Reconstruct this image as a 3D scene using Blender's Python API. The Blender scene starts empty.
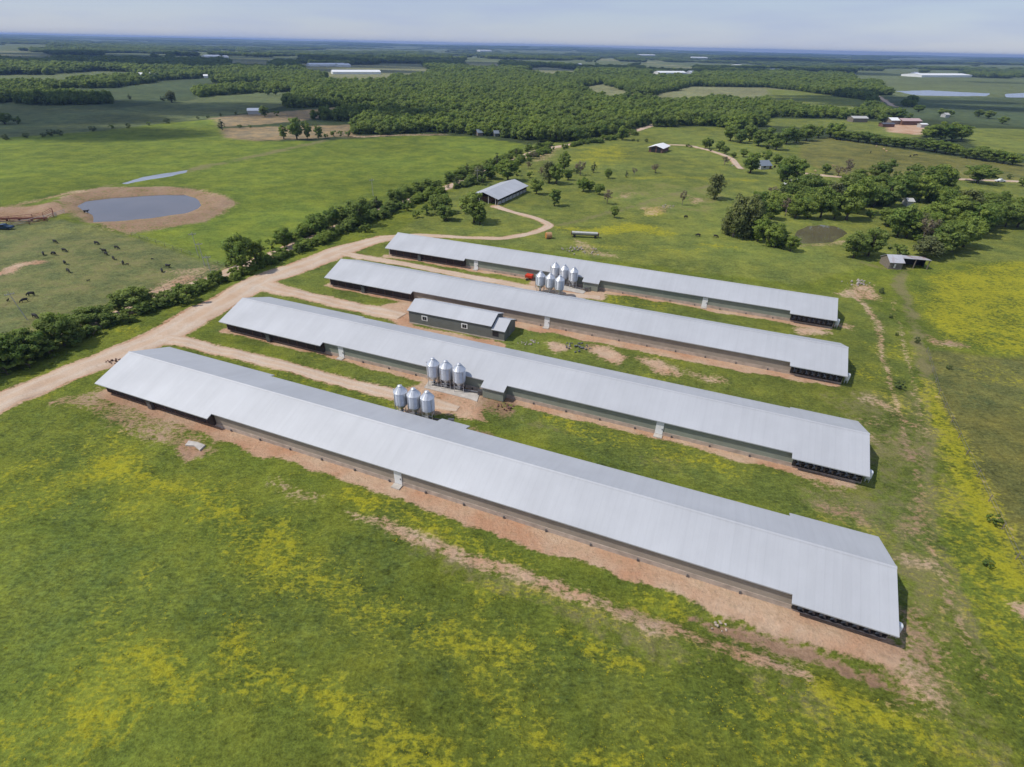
import bpy, bmesh, math, random
import numpy as np
from mathutils import Vector, Matrix

# ------------------------------------------------------------------ camera, sky, sun, exposure
S = bpy.context.scene
COL = S.collection
rad = math.radians
CAM_H, FPX, PITCH, ROLL = 55.0, 547.6, rad(31.745), rad(1.244)
FWD = Vector((0, math.cos(PITCH), -math.sin(PITCH)))
UP0 = Vector((0, math.sin(PITCH), math.cos(PITCH)))
RGT = Vector((1, 0, 0)) * math.cos(ROLL) + UP0 * math.sin(ROLL)
UPV = UP0 * math.cos(ROLL) - Vector((1, 0, 0)) * math.sin(ROLL)
cam = bpy.data.objects.new('camera', bpy.data.cameras.new('camera'))
COL.objects.link(cam)
cam.data.sensor_width = 36.0
cam.data.lens = FPX / 1024 * 36.0
cam.data.clip_start, cam.data.clip_end = 0.5, 120000.0
mw = Matrix((RGT, UPV, -FWD)).transposed().to_4x4()
mw.translation = (0, 0, CAM_H)
cam.matrix_world = mw
S.camera = cam

HAZE = 1.0e-4
SUN_EL = rad(54)
SHV = Vector((0.985, 0.17, 0)).normalized()            # the way shadows fall on the ground
world = bpy.data.worlds.new('World'); S.world = world; world.use_nodes = True
wn, wl = world.node_tree.nodes, world.node_tree.links
wn.clear()
sky = wn.new('ShaderNodeTexSky'); sky.sky_type = 'NISHITA'; sky.sun_disc = False
sky.sun_elevation = SUN_EL; sky.sun_rotation = math.atan2(-SHV.x, -SHV.y)
sky.air_density = 1.0; sky.dust_density = 0.15; sky.ozone_density = 2.5
tc = wn.new('ShaderNodeTexCoord')
mp = wn.new('ShaderNodeMapping'); mp.inputs['Scale'].default_value = (3.0, 3.0, 22.0)
cn = wn.new('ShaderNodeTexNoise'); cn.inputs['Scale'].default_value = 1.3; cn.inputs['Detail'].default_value = 5
cr = wn.new('ShaderNodeMapRange'); cr.inputs['From Min'].default_value = .45; cr.inputs['From Max'].default_value = .8
cr.inputs['To Min'].default_value = .66; cr.inputs['To Max'].default_value = .92
mx = wn.new('ShaderNodeMix'); mx.data_type = 'RGBA'; mx.inputs[7].default_value = (3.35, 4.0, 5.8, 1)   # thin high cloud
bg = wn.new('ShaderNodeBackground'); bg.inputs['Strength'].default_value = 0.118
wo = wn.new('ShaderNodeOutputWorld')
wl.new(tc.outputs['Generated'], mp.inputs['Vector']); wl.new(mp.outputs[0], cn.inputs['Vector'])
wl.new(cn.outputs[0], cr.inputs['Value']); wl.new(cr.outputs[0], mx.inputs[0])
wl.new(sky.outputs[0], mx.inputs[6]); wl.new(mx.outputs[2], bg.inputs['Color']); wl.new(bg.outputs[0], wo.inputs[0])

sun = bpy.data.objects.new('sun', bpy.data.lights.new('sun', 'SUN')); COL.objects.link(sun)
sun.data.energy = 3.5; sun.data.angle = rad(0.55); sun.data.color = (1.0, 0.95, 0.87)
sd = Vector((SHV.x * math.cos(SUN_EL), SHV.y * math.cos(SUN_EL), -math.sin(SUN_EL)))
sun.rotation_euler = sd.to_track_quat('-Z', 'Y').to_euler(); sun.location = (-300, -50, 500)

vs = S.view_settings
S.display_settings.display_device = 'sRGB'
vs.view_transform = 'Standard'; vs.look = 'None'; vs.exposure = 0.0; vs.gamma = 1.0; vs.use_curve_mapping = False
S.render.engine = 'CYCLES'
S.cycles.use_denoising = True
S.cycles.max_bounces = 6; S.cycles.diffuse_bounces = 2; S.cycles.glossy_bounces = 2
S.cycles.transmission_bounces = 2; S.cycles.volume_bounces = 0; S.cycles.transparent_max_bounces = 6
S.cycles.use_adaptive_sampling = True; S.cycles.adaptive_threshold = 0.02

# ------------------------------------------------------------------ helpers
RNG = np.random.default_rng(11)
random.seed(5)

def sstep(a, b, v):
    t = np.clip((v - a) / (b - a), 0, 1)
    return t * t * (3 - 2 * t)

def hgt_far(x, y):
    """rolling land beyond the farm: flat near, low swells further out, ridges on the horizon"""
    r = np.hypot(x, y)
    a = sstep(1100, 3200, r)
    w = 5.5 * np.sin(x / 410 + 1.3) * np.cos(y / 530 + .4) + 4.5 * np.sin((x + .7 * y) / 900 + 2.1) + 3 * np.sin((x - 1.3 * y) / 330)
    b = sstep(6500, 11500, r)
    az = np.arctan2(x, y)
    rd = 22 + 9 * np.sin(az * 4.1 + 2.4) + 6 * np.sin(az * 11 + .5) + 3 * np.sin(az * 23) + 14 * sstep(.1, .8, -az)
    rip = 5 * np.sin(r / 700 + 5 * az) + 4 * np.sin(x / 500) * np.sin(y / 620 + 1)
    return a * w + b * (rd + rip)

POND, POND2, LAKE, LAKE2, PUDDLE, DITCH = None, None, None, None, None, None

def ground_dir(px, py):
    return FWD * FPX + RGT * (px - 512) - UPV * (py - 383.5)

def at(px, py, z=0.0):
    """point of the ground (or of the level z) seen at this place of the photograph"""
    d = ground_dir(px, py)
    if d.z > -0.5: d.z = -0.5
    t = (z - CAM_H) / d.z
    p = Vector((0, 0, CAM_H)) + d * t
    if z == 0.0 and p.length > 1000:
        for _ in range(12):
            h = float(hgt_far(np.array(p.x), np.array(p.y)))
            q = Vector((0, 0, CAM_H)) + d * ((h - CAM_H) / d.z)
            p = p * .5 + q * .5
    return p

def pix(p):
    v = Vector(p) - Vector((0, 0, CAM_H))
    d = v.dot(FWD)
    return 512 + v.dot(RGT) / d * FPX, 383.5 - v.dot(UPV) / d * FPX

def rise(p, ty):
    """height above p whose picture row is ty"""
    lo, hi = 0.0, 60.0
    for _ in range(40):
        m = (lo + hi) / 2
        if pix((p.x, p.y, p.z + m))[1] > ty: lo = m
        else: hi = m
    return lo

def W(pts):
    return [tuple(at(a, b).xy) for a, b in pts]

def poly_sd(X, Y, P):
    """signed distance to polygon P, positive inside"""
    P = np.array(P, float); out = np.full(X.shape, -1e3)
    lo, hi = P.min(0), P.max(0); m = 12 + .02 * np.hypot(*hi)
    sel = (X > lo[0] - m) & (X < hi[0] + m) & (Y > lo[1] - m) & (Y < hi[1] + m)
    x, y = X[sel], Y[sel]
    if x.size == 0: return out
    d2 = np.full(x.shape, 1e12); ins = np.zeros(x.shape, bool)
    for i in range(len(P)):
        a, b = P[i], P[(i + 1) % len(P)]
        e = b - a; l2 = e @ e + 1e-9
        t = np.clip(((x - a[0]) * e[0] + (y - a[1]) * e[1]) / l2, 0, 1)
        d2 = np.minimum(d2, (x - a[0] - t * e[0]) ** 2 + (y - a[1] - t * e[1]) ** 2)
        c = ((a[1] <= y) != (b[1] <= y))
        xx = a[0] + (y - a[1]) / (e[1] if abs(e[1]) > 1e-9 else 1e-9) * e[0]
        ins ^= c & (x < xx)
    out[sel] = np.where(ins, 1, -1) * np.sqrt(d2)
    return out

def line_sd(X, Y, P, wid):
    """half width minus distance to polyline (width may vary per point)"""
    P = np.array(P, float); wid = np.broadcast_to(np.array(wid, float), (len(P),))
    out = np.full(X.shape, -1e3)
    lo, hi = P.min(0), P.max(0); m = 12 + wid.max()
    sel = (X > lo[0] - m) & (X < hi[0] + m) & (Y > lo[1] - m) & (Y < hi[1] + m)
    x, y = X[sel], Y[sel]
    if x.size == 0: return out
    o = np.full(x.shape, -1e3)
    for i in range(len(P) - 1):
        a, b = P[i], P[i + 1]; e = b - a; l2 = e @ e + 1e-9
        t = np.clip(((x - a[0]) * e[0] + (y - a[1]) * e[1]) / l2, 0, 1)
        d = np.sqrt((x - a[0] - t * e[0]) ** 2 + (y - a[1] - t * e[1]) ** 2)
        o = np.maximum(o, (wid[i] * (1 - t) + wid[i + 1] * t) / 2 - d)
    out[sel] = o
    return out

_TAB = np.random.default_rng(3).random((256, 256))
def vnoise(x, y):
    xi, yi = np.floor(x).astype(int), np.floor(y).astype(int)
    fx, fy = x - xi, y - yi
    fx, fy = fx * fx * (3 - 2 * fx), fy * fy * (3 - 2 * fy)
    T = lambda a, b: _TAB[a & 255, b & 255]
    return (T(xi, yi) * (1 - fx) + T(xi + 1, yi) * fx) * (1 - fy) + (T(xi, yi + 1) * (1 - fx) + T(xi + 1, yi + 1) * fx) * fy
def fbm(x, y, s, o=4):
    v, a, t = 0, 1, 0
    for i in range(o):
        v = v + a * vnoise(x / s + 17.3 * i, y / s + 5.1 * i); t += a; a *= .5; s /= 2.03
    return v / t

def tag(o, label=None, cat=None, group=None, kind=None):
    if label: o['label'] = label
    if cat: o['category'] = cat
    if group: o['group'] = group
    if kind: o['kind'] = kind
    return o

def empty(name, loc, rz=0.0, label=None, cat=None, group=None):
    o = bpy.data.objects.new(name, None); COL.objects.link(o)
    o.location = loc; o.rotation_euler = (0, 0, rz); o.empty_display_size = .5
    return tag(o, label, cat, group)

def copy_tree(o, parent=None):
    c = o.copy(); COL.objects.link(c)
    if parent: c.parent = parent
    for ch in list(o.children): copy_tree(ch, c)
    return c

class MB:
    """collects shapes into one mesh"""
    def __init__(s): s.b = bmesh.new()
    def box(s, x0, x1, y0, y1, z0, z1, M=None):
        m = Matrix.Translation(((x0 + x1) / 2, (y0 + y1) / 2, (z0 + z1) / 2)) @ Matrix.Diagonal((x1 - x0, y1 - y0, z1 - z0, 1))
        bmesh.ops.create_cube(s.b, size=1, matrix=(M @ m) if M else m); return s
    def prism(s, pts, axis, a, b):
        """polygon pts in the plane across axis, from a to b along it"""
        f = {'x': lambda u, v, t: (t, u, v), 'y': lambda u, v, t: (u, t, v), 'z': lambda u, v, t: (u, v, t)}[axis]
        A = [s.b.verts.new(f(u, v, a)) for u, v in pts]; B = [s.b.verts.new(f(u, v, b)) for u, v in pts]
        n = len(pts); s.b.faces.new(A[::-1]); s.b.faces.new(B)
        for i in range(n): s.b.faces.new((A[i], A[(i + 1) % n], B[(i + 1) % n], B[i]))
        return s
    def slab(s, pts, zf, th):
        """outline in x,y; top height zf(x,y); thickness th"""
        A = [s.b.verts.new((x, y, zf(x, y))) for x, y in pts]; B = [s.b.verts.new((x, y, zf(x, y) - th)) for x, y in pts]
        n = len(pts); s.b.faces.new(A); s.b.faces.new(B[::-1])
        for i in range(n): s.b.faces.new((A[i], B[i], B[(i + 1) % n], A[(i + 1) % n]))
        return s
    def lathe(s, prof, n=16, M=None, cap=True):
        rings = []
        for r, z in prof:
            rings.append([s.b.verts.new((M @ Vector(v)) if M else v) for v in
                          [(r * math.cos(2 * math.pi * i / n), r * math.sin(2 * math.pi * i / n), z) for i in range(n)]])
        for a, b in zip(rings, rings[1:]):
            for i in range(n): s.b.faces.new((a[i], a[(i + 1) % n], b[(i + 1) % n], b[i]))
        if cap:
            s.b.faces.new(rings[0][::-1]); s.b.faces.new(rings[-1])
        return s
    def tube(s, pts, rads, n=6):
        rings = []
        pts = [Vector(p) for p in pts]
        rads = [rads] * len(pts) if isinstance(rads, (int, float)) else rads
        for i, p in enumerate(pts):
            d = (pts[min(i + 1, len(pts) - 1)] - pts[max(i - 1, 0)]).normalized()
            q = d.to_track_quat('Z', 'Y')
            rings.append([s.b.verts.new(p + q @ Vector((rads[i] * math.cos(2 * math.pi * k / n), rads[i] * math.sin(2 * math.pi * k / n), 0))) for k in range(n)])
        for a, b in zip(rings, rings[1:]):
            for i in range(n): s.b.faces.new((a[i], a[(i + 1) % n], b[(i + 1) % n], b[i]))
        s.b.faces.new(rings[0][::-1]); s.b.faces.new(rings[-1]); return s
    def build(s, name, mat, parent=None, smooth=False, bevel=0):
        if bevel: bmesh.ops.bevel(s.b, geom=list(s.b.edges), offset=bevel, segments=1, affect='EDGES')
        bmesh.ops.recalc_face_normals(s.b, faces=s.b.faces)
        me = bpy.data.meshes.new(name); s.b.to_mesh(me); s.b.free()
        if smooth: me.shade_smooth()
        me.materials.append(mat)
        o = bpy.data.objects.new(name, me); COL.objects.link(o)
        if parent: o.parent = parent
        return o

def np_mesh(name, V, F, mat, smooth=False, attrs=(), parent=None):
    """V (n,3); F (m,k) all the same side count"""
    me = bpy.data.meshes.new(name); V = np.asarray(V, np.float32); F = np.asarray(F, np.int32)
    me.vertices.add(len(V)); me.vertices.foreach_set('co', V.ravel())
    k = F.shape[1]; me.loops.add(F.size); me.loops.foreach_set('vertex_index', F.ravel())
    me.polygons.add(len(F)); me.polygons.foreach_set('loop_start', np.arange(0, F.size, k, dtype=np.int32))
    me.update(calc_edges=True); me.validate()
    for nm, dom, arr in attrs:
        at_ = me.attributes.new(nm, 'FLOAT_COLOR', dom); at_.data.foreach_set('color', np.asarray(arr, np.float32).ravel())
    if smooth: me.shade_smooth()
    me.materials.append(mat)
    o = bpy.data.objects.new(name, me); COL.objects.link(o)
    if parent: o.parent = parent
    return o

# ------------------------------------------------------------------ materials
class NT:
    def __init__(s, name):
        s.m = bpy.data.materials.new(name); s.m.use_nodes = True
        s.n, s.l = s.m.node_tree.nodes, s.m.node_tree.links
        s.n.clear(); s.out = s.n.new('ShaderNodeOutputMaterial'); s.p = s.n.new('ShaderNodeBsdfPrincipled')
        s.l.new(s.p.outputs[0], s.out.inputs[0]); s._o = None
    def set(s, sock, v):
        if hasattr(v, 'is_output') or isinstance(v, bpy.types.NodeSocket): s.l.new(v, sock)
        elif v is not None:
            if sock.type == 'RGBA' and len(v) == 3: v = (*v, 1)
            if sock.type == 'VECTOR' and len(v) == 4: v = v[:3]
            sock.default_value = v
    def obj(s):
        if not s._o: s._o = s.n.new('ShaderNodeTexCoord')
        return s._o.outputs['Object']
    def pos(s): return s.n.new('ShaderNodeNewGeometry').outputs['Position']
    def noise(s, scale, detail=3, rough=.5, vec=None, stretch=None):
        vec = vec or s.obj()
        if stretch:
            m = s.n.new('ShaderNodeMapping'); m.inputs['Scale'].default_value = stretch; s.l.new(vec, m.inputs[0]); vec = m.outputs[0]
        t = s.n.new('ShaderNodeTexNoise'); t.inputs['Scale'].default_value = scale; t.inputs['Detail'].default_value = detail
        t.inputs['Roughness'].default_value = rough; s.l.new(vec, t.inputs['Vector']); return t.outputs[0]
    def math(s, op, a, b=None, clamp=False):
        t = s.n.new('ShaderNodeMath'); t.operation = op; t.use_clamp = clamp; s.set(t.inputs[0], a)
        if b is not None: s.set(t.inputs[1], b)
        return t.outputs[0]
    def rng(s, v, a, b, c=0., d=1.):
        t = s.n.new('ShaderNodeMapRange'); s.set(t.inputs[0], v)
        for i, q in enumerate((a, b, c, d)): t.inputs[i + 1].default_value = q
        return t.outputs[0]
    def mix(s, f, a, b, mode='MIX'):
        t = s.n.new('ShaderNodeMix'); t.data_type = 'RGBA'; t.blend_type = mode
        s.set(t.inputs[0], f); s.set(t.inputs[6], a); s.set(t.inputs[7], b); return t.outputs[2]
    def scale(s, c, f):
        t = s.n.new('ShaderNodeVectorMath'); t.operation = 'SCALE'; s.set(t.inputs[0], c); s.set(t.inputs['Scale'], f); return t.outputs[0]
    def attr(s, name):
        t = s.n.new('ShaderNodeAttribute'); t.attribute_name = name; return t
    def bump(s, h, strength, dist):
        t = s.n.new('ShaderNodeBump'); t.inputs['Strength'].default_value = strength; t.inputs['Distance'].default_value = dist
        s.l.new(h, t.inputs['Height']); s.l.new(t.outputs[0], s.p.inputs['Normal'])
    def fin(s, col, rough=.8, metal=0., spec=None):
        s.set(s.p.inputs['Base Color'], col); s.set(s.p.inputs['Roughness'], rough); s.set(s.p.inputs['Metallic'], metal)
        if spec is not None: s.p.inputs['Specular IOR Level'].default_value = spec
        return s.m

def simple(name, col, rough=.7, metal=0., var=.25, sc=1.5, spec=.4):
    t = NT(name); n = t.noise(sc, 4, .6)
    c = t.scale(col, t.rng(n, .25, .75, 1 - var, 1 + var))
    return t.fin(c, rough, metal, spec)

def mat_roof(name, base, rust=0.0, rough=.5):
    t = NT(name); o = t.obj()
    sep = t.n.new('ShaderNodeSeparateXYZ'); t.l.new(o, sep.inputs[0])
    pan = t.math('FLOOR', t.math('MULTIPLY', sep.outputs[0], 1 / .915))
    wn_ = t.n.new('ShaderNodeTexWhiteNoise'); wn_.noise_dimensions = '1D'; t.l.new(pan, wn_.inputs['W'])
    streak = t.noise(.9, 4, .6, stretch=(1, .08, .08))
    blot = t.noise(.12, 4, .6)
    f = t.math('ADD', t.rng(wn_.outputs[0], 0, 1, .985, 1.012), t.rng(streak, .3, .7, -.03, .03))
    f = t.math('ADD', f, t.rng(blot, .3, .7, -.075, .06))
    seam = t.math('FRACT', t.math('MULTIPLY', sep.outputs[0], 1 / .915))
    f = t.math('MULTIPLY', f, t.rng(t.math('LESS_THAN', seam, .12), 0, 1, 1, .965))
    c = t.scale(base, f)
    if rust: c = t.mix(t.rng(t.noise(.45, 5, .65, stretch=(1, .3, 1)), .62 - .2 * rust, .68, 0, .8), c, (.28, .13, .08))
    rib = t.math('SINE', t.math('MULTIPLY', sep.outputs[0], 2 * math.pi / .305))
    t.bump(rib, .06, .02)
    return t.fin(c, rough, .12, .5)

M = {}
M['roof'] = mat_roof('galvanised_roof', (.475, .482, .495))
M['rusty_roof'] = mat_roof('rusty_roof', (.50, .50, .52), .6)
M['ridge'] = simple('ridge_cap_metal', (.63, .64, .66), .5, .15, .06)
M['bounce_curtain'] = simple('bounce_tan_curtain', (.33, .28, .225), .8, 0, .16, .5)  # tan of light bounced off the dirt, put into the curtain colour
M['curtain'] = simple('grey_green_curtain', (.245, .265, .215), .75, 0, .14, .5)
M['concrete'] = simple('concrete', (.47, .43, .38), .9, 0, .22, .8)
M['stain_conc'] = simple('dusty_footing', (.44, .36, .29), .9, 0, .3, .9)
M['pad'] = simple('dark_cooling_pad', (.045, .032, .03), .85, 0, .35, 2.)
M['black'] = simple('flat_black', (.022, .021, .022), .6, 0, .3)  # flat black, also used in place of shade inside open fronts
M['shutter'] = simple('fan_shutter', (.10, .082, .072), .55, .2, .35, 3)
M['steel'] = simple('galvanised_steel', (.62, .635, .66), .40, .6, .12, 1.2)
M['dark_steel'] = simple('dull_steel', (.16, .16, .17), .5, .6, .3)
M['white'] = simple('white_paint', (.80, .80, .78), .6, 0, .06)
M['offwhite'] = simple('weathered_white', (.46, .45, .42), .7, 0, .15)
M['green_grey'] = simple('green_grey_siding', (.155, .165, .15), .65, .1, .10, .7)
M['wood'] = simple('weathered_timber', (.21, .175, .14), .9, 0, .3, 2.5)
M['pole'] = simple('pole_timber', (.42, .39, .36), .9, 0, .25, 2.5)
M['brown'] = simple('brown_board', (.16, .085, .06), .85, 0, .25, 1)
M['red'] = simple('red_paint', (.62, .055, .025), .5, 0, .15)
M['rust'] = simple('rusty_pipe', (.24, .09, .06), .85, .2, .3, 2)
M['glass'] = simple('dark_glass', (.02, .024, .028), .12, 0, .1)
M['hood'] = simple('fan_hood', (.055, .047, .043), .6, .1, .3, 3)
M['rubber'] = simple('tyre_rubber', (.02, .02, .02), .85)
M['blue_paint'] = simple('dark_blue_paint', (.02, .05, .10), .4, .2, .1)
M['white_paint'] = simple('white_car_paint', (.78, .78, .78), .35, 0, .03)
M['hay'] = simple('orange_hay', (.45, .20, .045), .95, 0, .35, 4)
M['blue_roof'] = simple('blue_grey_roof', (.17, .20, .235), .7, .0, .12)
M['tan_roof'] = simple('faded_red_roof', (.50, .36, .34), .7, .1, .15)
M['stone'] = simple('field_stone', (.36, .31, .27), .95, 0, .35, 3)
M['hide_black'] = simple('black_hide', (.014, .012, .011), .7, 0, .4, 3)
M['hide_tan'] = simple('tan_hide', (.50, .34, .20), .8, 0, .25, 3)
M['bark'] = simple('bark', (.13, .105, .08), .95, 0, .35, 3)
M['grey_bark'] = simple('grey_bare_bark', (.25, .20, .175), .95, 0, .3, 3)

def mat_leaf(name, a, b, c2, trans=.42):
    t = NT(name)
    oi = t.n.new('ShaderNodeObjectInfo')
    tint = t.attr('tint')
    col = t.mix(oi.outputs['Random'], a, b)
    col = t.mix(tint.outputs['Fac'], col, c2)
    n = t.noise(.35, 2, .5)
    w = t.noise(.022, 3, .6, t.pos())                              # stands differ in tone from place to place
    col = t.mix(t.rng(w, .40, .60, 0, .6), col, t.mix(1.0, col, (1.25, 1.25, .85, 1), 'MULTIPLY'))
    col = t.scale(col, t.rng(n, .3, .7, .75, 1.25))
    t.fin(col, .65, 0, .25)
    tr = t.n.new('ShaderNodeBsdfTranslucent'); t.set(tr.inputs[0], t.scale(col, 1.15))
    ms = t.n.new('ShaderNodeMixShader'); ms.inputs[0].default_value = trans
    t.l.new(t.p.outputs[0], ms.inputs[1]); t.l.new(tr.outputs[0], ms.inputs[2]); t.l.new(ms.outputs[0], t.out.inputs[0])
    return t.m
M['leaf'] = mat_leaf('broadleaf', (.095, .170, .036), (.215, .285, .062), (.28, .34, .085))
M['leaf_pale'] = mat_leaf('pale_willow_leaf', (.16, .19, .075), (.19, .21, .085), (.25, .27, .12))
M['leaf_dark'] = mat_leaf('cedar_leaf', (.075, .115, .036), (.10, .135, .042), (.13, .16, .056), .12)
M['leaf_brown'] = mat_leaf('bare_twig_leaf', (.16, .115, .085), (.14, .12, .07), (.20, .155, .11), .15)
# ------------------------------------------------------------------ layout of the farm
TH = rad(-21.81)
AX = Vector((math.cos(TH), math.sin(TH))); PN = Vector((-math.sin(TH), math.cos(TH)))
BW, HE, HR = 15.14, 2.55, 5.20
SLOPE = (HR - HE) / (BW / 2)
BARN_O = [(-74.08, 81.81), (-64.19, 107.77), (-49.51, 135.24), (-38.96, 160.40)]
BARN_L = [124.5, 125.5, 122.0, 121.9]
def bl(i, u, v):
    q = Vector(BARN_O[i]) + AX * u + PN * v
    return (q.x, q.y)
def barn_u(i, px, py, z):
    p = at(px, py, z).xy - Vector(BARN_O[i])
    return p.dot(AX)

# ------------------------------------------------------------------ what covers the ground, outlined on the ground plane
C_LUSH, C_YARD, C_LEFT, C_COW = (.138, .172, .026), (.140, .172, .034), (.142, .188, .029), (.150, .170, .062)
C_MID, C_MOWN, C_FARF, C_WOOD = (.155, .186, .042), (.158, .162, .048), (.125, .155, .066), (.050, .070, .026)
C_PALE, C_BROWN, C_DKF = (.20, .21, .105), (.255, .200, .115), (.075, .105, .048)  # the dark field green has cloud shade put into it
FIELDS = [   # colour, outline in photograph coordinates, carried to the ground by W()
 (C_FARF, [(-80, 101), (75, 102), (160, 98), (195, 95), (256, 91), (290, 88), (298, 99), (285, 106), (256, 111), (215, 118), (165, 123), (100, 132), (-80, 146)]),
 (C_DKF, [(20, 89), (70, 87), (150, 81), (256, 76), (256, 81), (200, 83.5), (195, 91), (115, 98), (60, 93)]),
 (C_FARF, [(-60, 75), (50, 75), (95, 71), (130, 72), (150, 78), (60, 80), (-60, 80)]),
 (C_PALE, [(-60, 50.5), (30, 51), (57, 56), (40, 56), (-60, 54)]),
 (C_PALE, [(225, 58), (275, 57.5), (268, 65), (230, 63.5)]),
 (C_BROWN, [(264, 113), (330, 108), (400, 105.5), (398, 110), (345, 114), (300, 121), (256, 125), (200, 128), (190, 122), (225, 116)]),
 (C_BROWN, [(190, 130), (256, 127), (350, 125), (358, 131), (356, 136), (320, 138), (256, 141), (220, 138)]),
 (C_PALE, [(298, 63), (330, 65.5), (420, 63.5), (432, 71), (370, 77), (300, 68)]),
 (C_PALE, [(461, 61), (500, 60.5), (502, 66.5), (468, 66.5)]),
 (C_FARF, [(270, 56.5), (300, 56.5), (300, 59), (272, 59)]),
 (C_PALE, [(572, 89), (604, 83.5), (627, 91.5), (655, 93.5), (690, 86.5), (768, 87.5), (800, 91), (800, 97), (768, 96), (700, 93.5), (660, 98), (615, 94)]),
 (C_PALE, [(525, 68.5), (545, 67), (590, 71.5), (540, 73)]),
 (C_PALE, [(597, 60.5), (606, 57.5), (629, 66), (600, 66)]),
 (C_PALE, [(638, 63.5), (655, 60), (697, 67), (690, 70), (645, 68)]),
 (C_MID, [(768, 89), (800, 91), (868, 100.5), (884, 105), (845, 106), (768, 97)]),
 (C_DKF, [(870, 95), (1090, 96), (1090, 119), (1024, 117), (960, 113), (893, 107)]),  # cloud shade over this field is part of its colour
 (C_FARF, [(850, 73), (918, 75), (990, 79), (1080, 81), (1080, 84), (915, 79.5), (855, 79)]),
 (C_FARF, [(872, 83), (1090, 85), (1090, 92), (900, 91)]),
 (C_MID, [(766, 118), (850, 120), (918, 124), (935, 132), (918, 137), (900, 141), (840, 129), (768, 126)]),
 (C_MOWN, [(792, 143), (830, 138), (940, 155), (1090, 171), (1090, 183), (1024, 181), (920, 179), (840, 178), (800, 161)]),
 (C_MID, [(960, 128), (1024, 129), (1090, 131), (1090, 156), (1000, 153), (968, 143)]),
 (C_LEFT, [(-80, 144), (100, 131), (165, 123), (215, 119), (225, 138), (256, 141), (323, 141), (381, 137), (426, 135), (471, 137), (506, 141),
           (533, 146), (480, 168), (440, 186), (400, 200), (340, 226), (300, 241), (270, 256), (228, 268), (130, 233), (60, 205), (-80, 203)]),
 (C_COW, [(-100, 220), (60, 222), (105, 230), (130, 236), (227, 268), (200, 280), (165, 293), (130, 305), (90, 320), (0, 345), (-100, 378)]),
 (C_MID, [(500, 160), (537, 142), (607, 141), (629, 134), (650, 127), (720, 127), (742, 132), (800, 145), (800, 160), (840, 178), (1090, 184), (1090, 262), (880, 262), (800, 285), (400, 232), (440, 200)]),
 (C_MOWN, [(924, 350), (1110, 364), (1180, 640), (1030, 590), (1000, 530), (965, 455), (937, 395)]),
 (C_YARD, [(215, 330), (230, 290), (330, 258), (395, 236), (800, 290), (870, 300), (905, 330), (920, 400), (935, 470), (930, 560), (900, 545), (480, 420)]),
]
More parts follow.
